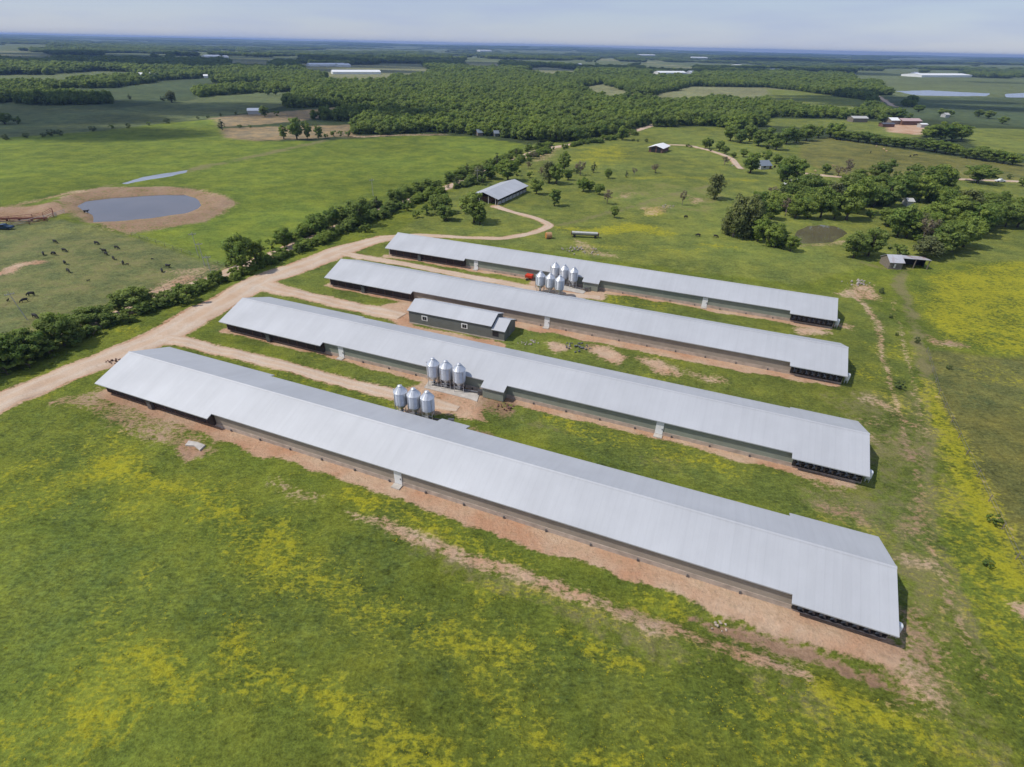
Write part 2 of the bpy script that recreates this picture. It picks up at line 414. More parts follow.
# bare ground: kind, points, width, edge softness in metres, strength
DIRT = [
 ('p', [(58, 203), (75, 192), (100, 187.5), (140, 187), (190, 189.5), (225, 197), (236, 204), (228, 212), (205, 221), (170, 228), (130, 233), (105, 229), (85, 222), (70, 213)], 0, 4, .64),
 ('p', [(-60, 209), (28, 207), (60, 205), (75, 214), (50, 219), (-60, 226)], 0, 4, .75),
 ('l', [(10, 207), (40, 200), (75, 192)], 5, 6, .6),
 ('l', [(-20, 277), (6, 272), (24, 263), (40, 262)], 3, 3, .8),
 ('l', [(190, 278), (160, 290), (145, 297)], 6, 5, .65),
 ('l', [(215, 268), (180, 270)], 5, 8, .5),
 # banks and drip lines along the poultry houses
 ('b', 0, [(-1, 0), (20, -.4), (30, -1.0), (60, -1.3), (80, -1.4), (100, -1.7), (118, -2.3), (124.5, -2.2), (126, 0), (124, 2), (-1, 2)], 1.0, 1.0),
 ('b', 0, [(-3, 2), (-3, -3.5), (14, -4.5), (24, -4), (30, -2), (20, 0), (-1, 0)], 2, .52),
 ('b', 0, [(123, -6), (129, -5), (131, 2), (129, 8), (125.5, 6), (124, 0)], 3, .50),
 ('b', 0, [(56, 15), (124, 15), (124, 16), (80, 16.4), (62, 16.6), (54, 16.5)], .8, .55),
 ('b', 1, [(-.5, .3), (30, .2), (124, 0), (124, 2), (-.5, 2)], .8, .95),
 ('b', 1, [(56, -1), (62, -3), (66, -2), (62, 0)], 1.5, .7),
 ('b', 1, [(70, 15.4), (124, 15.2), (124, 16), (70, 16)], 1, .4),
 ('b', 2, [(-.5, .2), (24, .2), (34, -1.0), (70, -1.3), (108, -1.3), (118, .2), (121, .2), (121, 2), (-.5, 2)], 1.0, 1.0),
 ('b', 3, [(-.5, 0), (121, 0), (121, 2), (-.5, 2)], .9, .95),
 ('b', 3, [(-2, 15), (20, 15.2), (20, 16), (-2, 16)], 1, .4),
 ('p', [(381, 306), (404, 302), (414, 300), (420, 304), (408, 322), (412, 326), (404, 328), (384, 318)], 0, 1.5, 1.0),
 ('p', [(405, 320), (413, 326), (490, 341), (506, 344), (506, 349), (485, 346), (405, 328)], 0, 1, .95),
 ('p', [(545, 343), (560, 343), (572, 349), (556, 353)], 0, 2, .8),
 ('p', [(588, 346), (606, 348), (624, 358), (616, 364), (596, 356)], 0, 2.5, .8),
 ('p', [(636, 358), (664, 362), (684, 375), (660, 374)], 0, 3, .75),
 ('p', [(690, 372), (722, 378), (726, 385), (700, 381)], 0, 3, .6),
 ('l', [(800, 322), (845, 326)], 2, 3, .7), ('p', [(795, 326), (820, 328), (828, 334), (800, 334)], 0, 2.5, .72),
 ('p', [(812, 500), (850, 506), (880, 522), (862, 526), (818, 514)], 0, 3, .52),
 ('p', [(806, 474), (845, 482), (840, 492), (812, 488)], 0, 4, .5),
 ('p', [(896, 530), (912, 508), (930, 514), (932, 530), (915, 540)], 0, 4, .52),
 ('p', [(900, 440), (916, 444), (930, 468), (920, 472), (908, 460)], 0, 3, .52),
 ('l', [(866, 398), (884, 406), (906, 422), (914, 426)], 2.4, 3, .52),
 ('l', [(800, 418), (850, 426), (880, 420)], 2, 4, .45),
 ('l', [(862, 438), (900, 440)], 1.6, 4, .5),
 ('p', [(848, 291), (858, 284), (872, 286), (880, 296), (878, 301), (856, 298), (842, 296)], 0, 3.5, .62),
 ('l', [(836, 293), (855, 297), (866, 305), (873, 318), (878, 332), (881, 346)], [1.4, 1.8, 1.8, 1.6, 1.4, 1.0], 2, .62), ('l', [(881, 346), (888, 380), (896, 410), (905, 432), (918, 470), (926, 520), (940, 570), (960, 622), (988, 690)], 1.0, 1.6, .54), ('l', [(893, 300), (902, 340), (912, 380), (922, 420), (930, 470)], .8, 1.6, .46),
 ('l', [(924, 334), (938, 344), (955, 343), (968, 345)], [1.2, 2.6, 3.2, 1.6], 2.5, .62),
 ('l', [(925, 372), (953, 420), (975, 465), (1010, 530), (1050, 610)], 1.0, 2.5, .36),
 ('p', [(1008, 604), (1030, 606), (1032, 625), (1016, 618)], 0, 2, .8),
 ('l', [(905, 560), (930, 566)], 1.2, 2, .55),
 # the scar running below the front bank
 ('l', [(345, 511), (395, 528), (440, 545), (490, 563), (540, 583), (600, 604), (650, 624), (700, 640), (755, 657), (812, 678)],
       [.4, 1.4, 1.8, 2.0, 1.8, 1.5, 1.8, 1.5, 2.0, .6], 1.6, .66),
 ('l', [(270, 484), (310, 498)], 1.4, 2.5, .5),
 ('l', [(690, 616), (735, 629), (800, 652), (878, 677)], [.5, 1.4, 1.8, 1.0], 1.0, .8),  # bare strip in the ditch, darkened in place of its shade
 ('p', [(185, 438), (204, 440), (214, 452), (192, 460), (180, 448)], 0, 2, .8),
 ('l', [(64, 400), (90, 398), (120, 418), (180, 440)], [3, 4, 4, 3], 3, .55),
 # yard around the feed bins and lanes
 ('p', [(394, 392), (430, 380), (470, 386), (490, 398), (486, 424), (450, 416), (404, 412)], 0, 1.6, .8),
 ('p', [(480, 398), (500, 398), (515, 412), (508, 420), (490, 414)], 0, 2, .7),
 ('p', [(486, 432), (500, 440), (492, 444), (470, 430)], 0, 1.5, .7),
 ('p', [(528, 284), (545, 272), (600, 282), (606, 296), (590, 298), (540, 296)], 0, 1.6, .85),
 ('p', [(570, 238), (575, 246), (590, 256), (620, 258), (616, 254), (600, 250), (585, 243)], 0, 3, .45),
 ('p', [(640, 208), (668, 205), (670, 212), (648, 216)], 0, 5, .55), ('p', [(690, 196), (704, 200), (700, 206), (690, 202)], 0, 4, .5),
 ('p', [(620, 192), (634, 192), (632, 197), (618, 198)], 0, 5, .5),
 ('p', [(884, 122), (918, 124), (934, 130), (916, 135), (888, 132)], 0, 8, .8),
 ('l', [(350, 137), (400, 135), (440, 134.5)], 7, 8, .6),
 ('p', [(540, 150), (560, 148), (548, 160), (530, 162)], 0, 8, .5),
 ('p', [(793, 245), (845, 240), (850, 244), (800, 247)], 0, 3, .45),
]
# yellow flowers: outline, softness, strength
FLOW = [
 ('p', [(932, 275), (1000, 262), (1090, 268), (1090, 372), (1010, 352), (948, 342), (930, 315)], 7, .60),
 ('l', [(925, 380), (936, 405), (946, 430), (962, 462), (980, 495), (1000, 540), (1012, 570)], [2.5, 4, 4.5, 4.5, 5, 6, 7], 3, .62),
 ('l', [(956, 500), (970, 560), (1010, 600), (1060, 680)], [8, 12, 14, 16], 8, .42),
 ('p', [(940, 555), (1000, 548), (1060, 680), (1080, 760), (960, 690)], 9, .36),
 ('p', [(80, 458), (120, 455), (165, 478), (160, 490), (110, 478)], 5, .62),
 ('p', [(170, 488), (205, 490), (250, 508), (285, 560), (250, 548), (205, 520)], 6, .58),
 ('p', [(220, 520), (290, 515), (300, 560), (400, 610), (520, 640), (560, 660), (500, 665), (380, 620), (260, 580)], 6, .56),
 ('p', [(560, 632), (590, 640), (640, 665), (640, 672), (590, 660)], 3, .66),
 ('p', [(300, 690), (350, 690), (420, 740), (430, 760), (330, 720)], 4, .55),
 ('p', [(260, 660), (310, 690), (300, 700), (255, 690)], 4, .58),
 ('p', [(130, 650), (160, 655), (205, 690), (190, 695), (150, 672)], 4, .70),
 ('p', [(215, 625), (250, 620), (262, 680), (245, 690), (222, 650)], 5, .6),
 ('p', [(80, 710), (120, 715), (118, 745), (85, 740)], 4, .66),
 ('p', [(-10, 720), (22, 725), (16, 745), (-10, 745)], 4, .6), ('p', [(15, 680), (50, 685), (30, 700)], 3, .55),
 ('p', [(360, 740), (430, 735), (470, 767), (370, 780)], 4, .6),
 ('p', [(540, 735), (600, 740), (680, 767), (560, 780)], 5, .5),
 ('p', [(690, 640), (800, 700), (900, 740), (1000, 760), (900, 775), (760, 770), (690, 700)], 10, .45),
 ('l', [(820, 690), (860, 706), (900, 722)], 3, 3, .62),
 ('l', [(520, 585), (600, 608), (700, 640)], 2.6, 3, .48), ('l', [(350, 495), (420, 520), (520, 562)], 3, 3, .50),
 ('p', [(585, 148), (620, 144), (632, 150), (628, 160), (600, 166), (570, 160)], 14, .50),
 ('l', [(560, 228), (590, 231), (640, 228), (668, 234)], [3, 6, 12, 6], 6, .70),
 ('p', [(644, 209), (660, 206), (664, 214), (648, 217)], 4, .75),
 ('l', [(640, 178), (660, 177), (700, 178), (757, 181)], 4, 6, .52),
 ('l', [(700, 244), (735, 248)], 3, 4, .6), ('l', [(580, 246), (700, 250)], 5, 5, .35),
 ('l', [(905, 265), (920, 290), (918, 310)], 3, 4, .35),
 ('l', [(170, 340), (256, 373), (390, 400)], 3, 3, .35),
 ('p', [(520, 405), (560, 410), (640, 440), (600, 450)], 4, .45), ('p', [(650, 440), (760, 468), (740, 478), (660, 460)], 5, .40),
 ('p', [(875, 390), (900, 395), (915, 420), (890, 412)], 4, .5),
 ('p', [(600, 290), (680, 300), (660, 310), (610, 304)], 4, .4),
]
# dry pale grass
DRY = [
 ('p', [(-80, 230), (130, 236), (225, 268), (180, 290), (90, 318), (-80, 360)], 10, .36),
 ('l', [(905, 266), (898, 280), (906, 300), (914, 320), (920, 345), (926, 380)], 3, 2, .6),
 ('l', [(926, 380), (931, 430), (930, 480), (936, 530), (952, 572), (965, 612), (988, 665)], 1.6, 1.6, .62), ('l', [(863, 262), (880, 268), (896, 268)], 2.5, 2, .5),
 ('l', [(556, 226), (620, 210), (680, 192), (714, 185)], 3.5, 4, .55),
 ('l', [(185, 171), (256, 156), (323, 141)], 7, 8, .6), ('l', [(60, 196), (120, 183)], 6, 6, .4),
 ('p', [(640, 180), (730, 190), (720, 215), (640, 215), (600, 190)], 12, .38),
 ('p', [(880, 460), (940, 470), (960, 600), (1000, 760), (900, 690)], 12, .52), ('p', [(840, 400), (930, 380), (950, 440), (960, 560), (905, 620), (880, 520)], 8, .46), ('p', [(780, 480), (900, 500), (890, 540), (800, 510)], 5, .48), ('p', [(58, 203), (100, 187), (190, 189), (236, 204), (205, 222), (130, 234), (80, 222)], 5, .7),
 ('p', [(400, 400), (480, 402), (600, 440), (860, 520), (800, 500), (520, 425)], 5, .40),
 ('p', [(220, 365), (300, 380), (390, 404), (380, 400), (250, 365)], 3, .3),
 ('l', [(430, 545), (620, 625), (800, 695)], 5, 4, .45),
]
# rank dark weeds
WEED = [
 ('p', [(-60, 560), (120, 520), (260, 575), (420, 600), (600, 660), (720, 700), (700, 740), (520, 690), (330, 650), (150, 640), (-60, 690)], 14, .62),
 ('p', [(-60, 420), (60, 400), (200, 450), (330, 510), (300, 525), (160, 470), (-60, 470)], 10, .5),
 ('p', [(520, 640), (700, 655), (880, 720), (1000, 740), (900, 760), (640, 715)], 12, .45),
 ('p', [(480, 408), (520, 412), (700, 460), (640, 452), (540, 432)], 3, .5),
 ('p', [(880, 530), (920, 545), (925, 590), (900, 570)], 5, .6), ('p', [(860, 425), (890, 445), (905, 500), (870, 500)], 6, .45),
]

# darker soil and mud, and shade put into the ditch
SOIL_SHADE = [
 ('p', [(58, 203), (100, 187), (190, 189), (236, 204), (205, 222), (130, 234), (80, 222)], 4, .8), ('p', [(-60, 205), (60, 203), (80, 216), (50, 222), (-60, 228)], 5, .7),
 ('l', [(620, 597), (690, 617), (765, 640), (830, 662), (885, 681)], 2.4, 1.5, 1.0),  # dark line standing in for shade in the ditch
 ('p', [(800, 495), (940, 500), (945, 545), (890, 545), (810, 520)], 4, .7), ('p', [(880, 430), (935, 440), (935, 480), (900, 470)], 4, .8), ('p', [(895, 570), (960, 590), (960, 690), (900, 660)], 6, .6),
 ('p', [(480, 396), (515, 400), (515, 422), (488, 416)], 2, .9), ('p', [(486, 430), (502, 440), (492, 446), (468, 430)], 2, .8), ('p', [(85, 390), (130, 400), (230, 450), (190, 462), (60, 405)], 4, .5),
 ('l', [(924, 334), (968, 345)], 4, 3, .7),
]
def layer(X, Y, items):
    out = np.zeros(X.shape)
    for it in items:
        if it[0] == 'p':
            pts, soft, st = it[1], it[-2], it[-1]; sdv = poly_sd(X, Y, W(pts))
        elif it[0] == 'l':
            soft, st = it[-2], it[-1]; sdv = line_sd(X, Y, W(it[1]), it[2])
        else:
            soft, st = it[-2], it[-1]; sdv = poly_sd(X, Y, [bl(it[1], u, v) for u, v in it[2]])
        out = np.maximum(out, st * sstep(-soft, soft * .6, sdv))
    return out

POND = W([(73, 205), (85, 199), (115, 195.5), (160, 193), (185, 192.5), (198, 196), (204, 203), (200, 208), (185, 213), (150, 218), (115, 221), (90, 221.5), (88, 214), (80, 210)])
POND2 = W([(796, 236), (797, 229), (808, 225), (822, 223.5), (836, 225), (846, 230), (848, 232), (840, 238), (833, 241), (815, 242), (803, 242)])
LAKE = W([(898, 91), (930, 90.3), (960, 92), (992, 93.5), (988, 96), (950, 95.7), (915, 95)])
LAKE2 = W([(1006, 94), (1024, 93), (1070, 95), (1070, 98), (1008, 97)])
PUDDLE = W([(119, 183), (140, 177), (165, 172.5), (188, 169.5), (186, 172.5), (165, 176.5), (140, 181), (125, 184)])
DITCH = W([(620, 597), (690, 617), (765, 640), (830, 662), (885, 681)])
WATERS = [POND, POND2, LAKE, LAKE2, PUDDLE]
POND_Z = -.55

def hgt(x, y):
    x = np.asarray(x, float); y = np.asarray(y, float)
    h = hgt_far(x, y)
    sdv = poly_sd(x, y, POND); h = h + 1.0 * np.exp(-((sdv + 7) / 4.5) ** 2) * (sdv < 30) - 1.5 * sstep(-1.2, 4, sdv)
    sdv = poly_sd(x, y, POND2); h = h - 1.1 * sstep(-2.5, 3, sdv)
    for P in (LAKE, LAKE2, PUDDLE):
        sdv = poly_sd(x, y, P); h = h - .9 * sstep(-2, 4, sdv)
    d = line_sd(x, y, DITCH, 1.0); h = h - .75 * sstep(-3.2, .4, d)
    near = np.hypot(x, y) < 420
    lump = (fbm(x, y, 7, 3) - .5) * .5 * near
    fine = (fbm(x + 40, y, 2.4, 2) - .5) * .5 * (np.hypot(x, y) < 170)
    return h + (lump + fine) * LUMPY(x, y)

def LUMPY(x, y):
    """no lumps under the houses, lanes and yards"""
    q = np.ones(np.shape(x))
    for i in range(4):
        u = (x - BARN_O[i][0]) * AX.x + (y - BARN_O[i][1]) * AX.y; v = (x - BARN_O[i][0]) * PN.x + (y - BARN_O[i][1]) * PN.y
        q = q * (1 - sstep(-9, -4, u) * (1 - sstep(BARN_L[i] + 4, BARN_L[i] + 9, u)) * sstep(-5.5, -2, v) * (1 - sstep(BW + 2, BW + 6, v)))
    return q

# ------------------------------------------------------------------ roads
ROADS = [
 ('dirt_drive', 'wide pinkish dirt farm drive with pale wheel ruts', [(-45, 428), (0, 402), (26, 391), (62, 376), (112, 357), (168, 333), (205, 311), (228, 299), (262, 280), (300, 267), (340, 251), (372, 241), (402, 236)], [8, 7.5, 7.5, 7.6, 8, 9, 9.5, 9, 9, 9, 9, 7, 4], 'road'),
 ('dirt_lane', 'tan dirt lane leading to the front feed bins', [(150, 337), (180, 341), (210, 348), (256, 359), (310, 373), (370, 389), (398, 396), (430, 403), (458, 409)], [5, 4, 3.4, 3.3, 3.2, 3.2, 3.4, 4, 2.4], 'road'),
 ('dirt_lane', 'reddish dirt lane ending at the green grey shed', [(262, 285), (285, 291), (308, 296), (342, 304), (381, 312), (402, 317)], [6, 5, 4.4, 4.6, 5, 5], 'road'),
 ('dirt_lane', 'tan dirt lane between the two rear poultry houses', [(338, 252), (356, 256), (402, 263.5), (446, 272), (511, 284), (560, 293.5), (600, 297.5)], [4.2, 3.6, 3.2, 3.0, 3.0, 4, 2.4], 'road'),
 ('dirt_track', 'narrow dirt track looping up to the open barn', [(380, 238), (420, 235), (455, 237), (500, 238.4), (530, 233.5), (547, 227.5), (549, 224.5), (540, 220), (525, 215.3), (508, 210.5), (495, 206.5)], [5, 3.4, 3, 2.8, 2.8, 3.4, 3.2, 3, 2.8, 3, 4], 'road'),
 ('gravel_road', 'pale gravel county road behind the roadside hedgerow', [(-60, 386), (-10, 363), (26, 347), (78, 331), (125, 312), (167, 295.5), (198, 283.5), (245, 266), (290, 247.5), (327, 232.6), (345, 223.5), (361, 217.6), (384, 209), (410, 200.5), (424, 195), (445, 188), (463, 181.5), (498, 166.5), (517, 159), (530, 153.6), (541, 149.5), (562, 146), (600, 139.5), (630, 132.5), (646, 127.5), (656, 124)], 5.2, 'road'),
 ('gravel_road', 'pale gravel road beyond the wooded grove', [(790, 172), (830, 176), (872, 178.3), (953, 179), (1022, 181.5), (1100, 185)], 4.5, 'road'),
 ('farm_track', 'pale track from the white barn to the farmhouse', [(661, 145), (684, 145), (707, 149.5), (730, 157.5), (737, 165), (741, 169)], 3.4, 'road'),
 ('farm_track', 'straight pale farm road in the distant fields', [(877, 95.5), (884, 100), (894, 106.5)], 6, 'road'),
]
ROAD_XY = [(W(r[2]), r[3]) for r in ROADS]

# ------------------------------------------------------------------ the ground sheet
def growing(a, b, st, lo, hi, k=.025):
    """lines from lo to hi: even steps between a and b, widening steps outside"""
    c = list(np.arange(a, b, st)); s, v = st, c[-1]
    while v < hi: s *= 1 + k; v += s; c.append(v)
    s, v = st, c[0]; l = []
    while v > lo: s *= 1 + k; v -= s; l.append(v)
    return np.array(l[::-1] + c)

t = NT('pasture_ground')
pos = t.pos()
col, msk = t.attr('cover').outputs['Color'], t.attr('mask')
sep = t.n.new('ShaderNodeSeparateColor'); t.l.new(msk.outputs['Color'], sep.inputs[0])
mD, mY, mB = sep.outputs; mW = msk.outputs['Alpha']
nL, nM = t.noise(.018, 4, .6, pos), t.noise(.11, 4, .62, pos)
nS, nT, nU = t.noise(.75, 4, .65, pos), t.noise(3.6, 5, .72, pos), t.noise(1.7, 5, .7, pos, stretch=(.75, 1.3, 1))
nStr = t.noise(.5, 4, .65, pos, stretch=(.8, 1.15, 1))
v = t.math('ADD', t.rng(nL, .3, .7, .86, 1.14), t.rng(nM, .34, .66, -.20, .20))
v = t.math('ADD', v, t.rng(nStr, .36, .64, -.15, .15)); v = t.math('ADD', v, t.rng(nT, .36, .64, -.26, .26)); v = t.math('ADD', v, t.rng(nU, .36, .64, -.24, .24))
g = t.scale(col, v)
g = t.mix(t.rng(nM, .40, .64, 0, .50), g, t.mix(1.0, g, (1.42, 1.12, .75, 1), 'MULTIPLY'))
g = t.mix(t.rng(nL, .45, .62, 0, .30), g, t.mix(1.0, g, (.86, .98, 1.15, 1), 'MULTIPLY'))
wf = t.rng(t.math('ADD', mW, t.rng(nS, .25, .75, -.35, .35)), .35, .75, 0, .75)
g = t.mix(wf, g, t.scale(t.mix(.5, g, (.045, .080, .034)), t.rng(nU, .32, .66, .55, 1.55)))
bf = t.rng(t.math('ADD', t.math('ADD', mB, t.rng(nM, .25, .75, -.28, .28)), t.rng(nS, .25, .75, -.22, .22)), .34, .62, 0, .80)
g = t.mix(bf, g, t.scale((.215, .185, .088, 1), t.rng(nT, .3, .7, .75, 1.25)))
yf = t.rng(t.math('ADD', t.math('ADD', mY, t.rng(nS, .36, .64, -.20, .20)), t.math('ADD', t.rng(nM, .25, .75, -.22, .22), t.rng(nU, .36, .64, -.24, .24))), .36, .70, 0, .74)
yf = t.math('MULTIPLY', yf, t.rng(mY, .02, .12, 0, 1))
g = t.mix(yf, g, t.scale((.40, .365, .022, 1), t.rng(nT, .3, .7, .7, 1.2)))
df = t.rng(t.math('ADD', t.math('ADD', mD, t.rng(nS, .25, .75, -.24, .24)), t.math('ADD', t.rng(nM, .25, .75, -.16, .16), t.rng(nU, .36, .64, -.20, .20))), .36, .70, 0, 1)
df = t.math('MULTIPLY', df, t.rng(mD, .02, .15, 0, 1))
dirt = t.mix(t.rng(nM, .38, .62, 0, 1), (.49, .275, .165, 1), (.55, .39, .265, 1))
soil = t.attr('cover').outputs['Alpha']  # amount of darker soil, with the painted ditch shade
dirt = t.mix(t.rng(nS, .52, .72, 0, .45), dirt, (.30, .23, .14, 1))
dirt = t.mix(t.math('MULTIPLY', soil, t.rng(nS, .2, .7, .55, 1)), dirt, (.25, .155, .095, 1))
dirt = t.scale(dirt, t.math('ADD', t.rng(nT, .36, .64, .94, 1.06), t.rng(nU, .36, .64, -.07, .07)))
g = t.mix(df, g, dirt)
hh = t.math('ADD', t.math('MULTIPLY', nS, .45), t.math('ADD', t.math('MULTIPLY', nT, .22), t.math('MULTIPLY', nU, .45)))
t.bump(hh, .8, .75)
M['ground'] = t.fin(g, .95, 0, .12)

xs = growing(-150, 152, .62, -14500, 14500, .027); ys = growing(16, 215, .62, -2500, 14500, .025)
GX, GY = np.meshgrid(xs, ys); nx, ny = len(xs), len(ys); GX, GY = GX.ravel(), GY.ravel()
GZ = hgt(GX, GY)
R = np.hypot(GX, GY)
cov = np.empty((len(GX), 3)); cov[:] = C_LUSH
wood = sstep(300, 330, GY + 0 * GX) * 1.0
cov = cov * (1 - wood[:, None]) + np.array(C_WOOD) * wood[:, None]
wx = GX + (fbm(GX, GY, 5, 3) - .5) * 2.4; wy = GY + (fbm(GX + 300, GY, 5, 3) - .5) * 2.4
FIELD_XY = [(c, W(p)) for c, p in FIELDS]
for c, P in FIELD_XY:
    sdv = poly_sd(wx, wy, P); m = sstep(-1.5, 1.5, sdv)[:, None]
    if min(q[1] for q in P) > 480:                                 # open ground also runs some way before a far field
        m = np.maximum(m, sstep(-1.5, 1.5, poly_sd(wx * 1.17, wy * 1.17, P))[:, None] * (sum(c) > .1))
    cov = cov * (1 - m) + np.array(c) * m
far_n = np.maximum(fbm(GX, GY, 420, 3), fbm(GX / 2.2, GY, 170, 3) - .03); farm = sstep(1500, 2600, R)
m = (farm * sstep(.505, .535, far_n) * .9)[:, None]                   # glades in the far woods
cov = cov * (1 - m) + np.array(C_FARF) * m
fv = (.80 + .4 * fbm(GX, GY, 60, 4))[:, None]; cov = cov * fv
mD = layer(wx, wy, DIRT)
for P, wd in ROAD_XY:
    sdv = line_sd(GX, GY, P, wd); mD = np.maximum(mD, .85 * sstep(-1.1, .6, sdv))
mY = layer(wx, wy, FLOW)
mY = np.maximum(mY, .34 * sstep(.50, .70, fbm(GX, GY, 14, 4)) * (GY < 110))
mB = layer(wx, wy, DRY); mW = layer(wx, wy, WEED)
mW = np.maximum(mW, .55 * sstep(.52, .66, fbm(GX + 90, GY, 11, 4)) * (GY < 105))
msk = np.stack([mD, mY, mB, mW], -1)
ii = np.arange(nx * ny).reshape(ny, nx)
GF = np.stack([ii[:-1, :-1], ii[:-1, 1:], ii[1:, 1:], ii[1:, :-1]], -1).reshape(-1, 4)
ground = np_mesh('ground', np.stack([GX, GY, GZ], -1), GF, M['ground'], True,
                 [('cover', 'POINT', np.c_[cov, layer(wx, wy, SOIL_SHADE)]), ('mask', 'POINT', msk)])
tag(ground, 'green pasture land with yellow flowers and bare dirt', 'ground', kind='structure')
del GF, ii

# road sheets lie just above the ground
t = NT('dirt_road'); pos = t.pos()
nM, nS, nT = t.noise(.13, 4, .6, pos), t.noise(.9, 4, .65, pos), t.noise(4, 3, .6, pos)
c = t.mix(t.rng(nM, .35, .65, 0, 1), (.50, .345, .230, 1), (.55, .42, .31, 1))
tr = t.attr('rut').outputs['Fac']
c = t.mix(t.math('MULTIPLY', tr, t.rng(nM, .3, .7, .3, .9)), c, (.56, .47, .375, 1))
c = t.mix(t.rng(nS, .56, .72, 0, .5), c, (.38, .28, .19, 1))
c = t.scale(c, t.rng(nT, .25, .75, .86, 1.14)); t.bump(nS, .4, .25)
M['road'] = t.fin(c, .95, 0, .15)

def road(name, label, pts, wid, mat):
    P = np.array(W(pts)); wid = np.broadcast_to(np.array(wid, float), (len(P),))
    # Catmull-Rom through the points
    seg = []
    for i in range(len(P) - 1):
        p0, p1, p2, p3 = P[max(i - 1, 0)], P[i], P[i + 1], P[min(i + 2, len(P) - 1)]
        n = max(4, int(np.hypot(*(p2 - p1)) / 1.2))
        for k in range(n):
            s = k / n
            q = .5 * (2 * p1 + (p2 - p0) * s + (2 * p0 - 5 * p1 + 4 * p2 - p3) * s * s + (3 * p1 - p0 - 3 * p2 + p3) * s ** 3)
            seg.append((*q, wid[i] * (1 - s) + wid[i + 1] * s))
    seg.append((*P[-1], wid[-1])); seg = np.array(seg)
    d = np.gradient(seg[:, :2], axis=0); d /= np.linalg.norm(d, axis=1)[:, None] + 1e-9
    nrm = np.stack([-d[:, 1], d[:, 0]], -1); K = 11; V = []; rut = []
    for j in range(K):
        s = j / (K - 1) * 2 - 1
        jit = 0
        if j in (0, K - 1): jit = (fbm(seg[:, 0] + 50 * j, seg[:, 1], 3.5, 3) - .5) * 2.0
        o = s * seg[:, 2] / 2 + jit
        x, y = seg[:, 0] + nrm[:, 0] * o, seg[:, 1] + nrm[:, 1] * o
        edge = -.16 if j in (0, K - 1) else .05 + .03 * (1 - s * s)
        V.append(np.stack([x, y, hgt(x, y) + edge], -1)); rut.append(np.full(len(x), math.exp(-((abs(s) - .42) / .16) ** 2)))
    V = np.stack(V, 1); n = len(seg); V = V.reshape(-1, 3); rut = np.stack(rut, 1).reshape(-1)
    ii = np.arange(n * K).reshape(n, K)
    F = np.stack([ii[:-1, 1:], ii[:-1, :-1], ii[1:, :-1], ii[1:, 1:]], -1).reshape(-1, 4)[:, ::-1]
    o = np_mesh(name, V, F, M[mat], True, [('rut', 'POINT', np.repeat(rut[:, None], 4, 1))])
    return tag(o, label, 'road', kind='structure')
for r in ROADS: road(*r)

# water
def mat_water(name, base, rough):
    t = NT(name); n = t.noise(.8, 3, .55, t.pos(), stretch=(1, .5, 1)); t.bump(n, .06, .08)
    c = t.scale(base, t.rng(t.noise(.06, 3, .5, t.pos()), .3, .7, .85, 1.15))
    return t.fin(c, rough, 0, .5)
M['water'] = mat_water('pond_water', (.125, .105, .095, 1), .10)
M['mud_water'] = mat_water('muddy_water', (.13, .115, .065, 1), .07)
M['lake_water'] = mat_water('lake_water', (.22, .24, .30, 1), .2)
M['pale_water'] = mat_water('shallow_water', (.27, .28, .30, 1), .2)
def water(name, P, mat, z, label):
    P = np.array(P); c = P.mean(0); P = c + (P - c) * 1.06
    m = MB(); m.slab([tuple(p) for p in P], lambda x, y: z, .05)
    tag(m.build(name, M[mat]), label, 'water', kind='structure')
water('pond_water', POND, 'water', POND_Z, 'lavender grey pond water inside a bare dirt rim')
water('pond_water', POND2, 'mud_water', -.45, 'small muddy pond water among the grove trees')
water('lake_water', LAKE, 'lake_water', -.35, 'long pale lake in the distant fields')
water('lake_water', LAKE2, 'lake_water', -.35, 'far lake at the edge of the distant fields')
water('shallow_water', PUDDLE, 'pale_water', -.30, 'thin strip of shallow water in the green field')
# ------------------------------------------------------------------ poultry houses
def zroof(y): return HE + SLOPE * (y if y < BW / 2 else BW - y)

def fan(parent, x, y, ny_, z=1.35, mat_ring='black'):
    """tunnel fan in a house wall: discharge cone, shutter, blades; ny_ = -1 faces the near side, +1 the far, 'x' the gable"""
    if ny_ == 'x': Mx = Matrix.Translation((x, y, z)) @ Matrix.Rotation(rad(90), 4, 'Y')
    else: Mx = Matrix.Translation((x, y, z)) @ Matrix.Rotation(rad(90 if ny_ < 0 else -90), 4, 'X')
    m = MB(); n = 18
    m.lathe([(.60, .04), (.65, .32), (.68, .32), (.68, .28), (.64, 0.04)], n, Mx, cap=False)
    f = m.build('fan', M['hood'], parent)
    b = MB()
    for k in range(5):
        a = k * 2 * math.pi / 5
        Q = Mx @ Matrix.Rotation(a, 4, 'Z') @ Matrix.Translation((.31, 0, .2)) @ Matrix.Rotation(rad(32), 4, 'X')
        b.box(-.26, .26, -.13, .13, -.012, .012, Q)
    b.lathe([(.09, .1), (.09, .3)], 8, Mx)
    b.build('blades', M['dark_steel'], f)
    s = MB()
    for k in range(7):
        zz = -.51 + k * .17
        w = math.sqrt(max(.05, .61 ** 2 - zz ** 2))
        s.box(zz - .07, zz + .07, -w, w, .02, .045, Mx)
    s.build('shutter', M['shutter'], f)
    return f

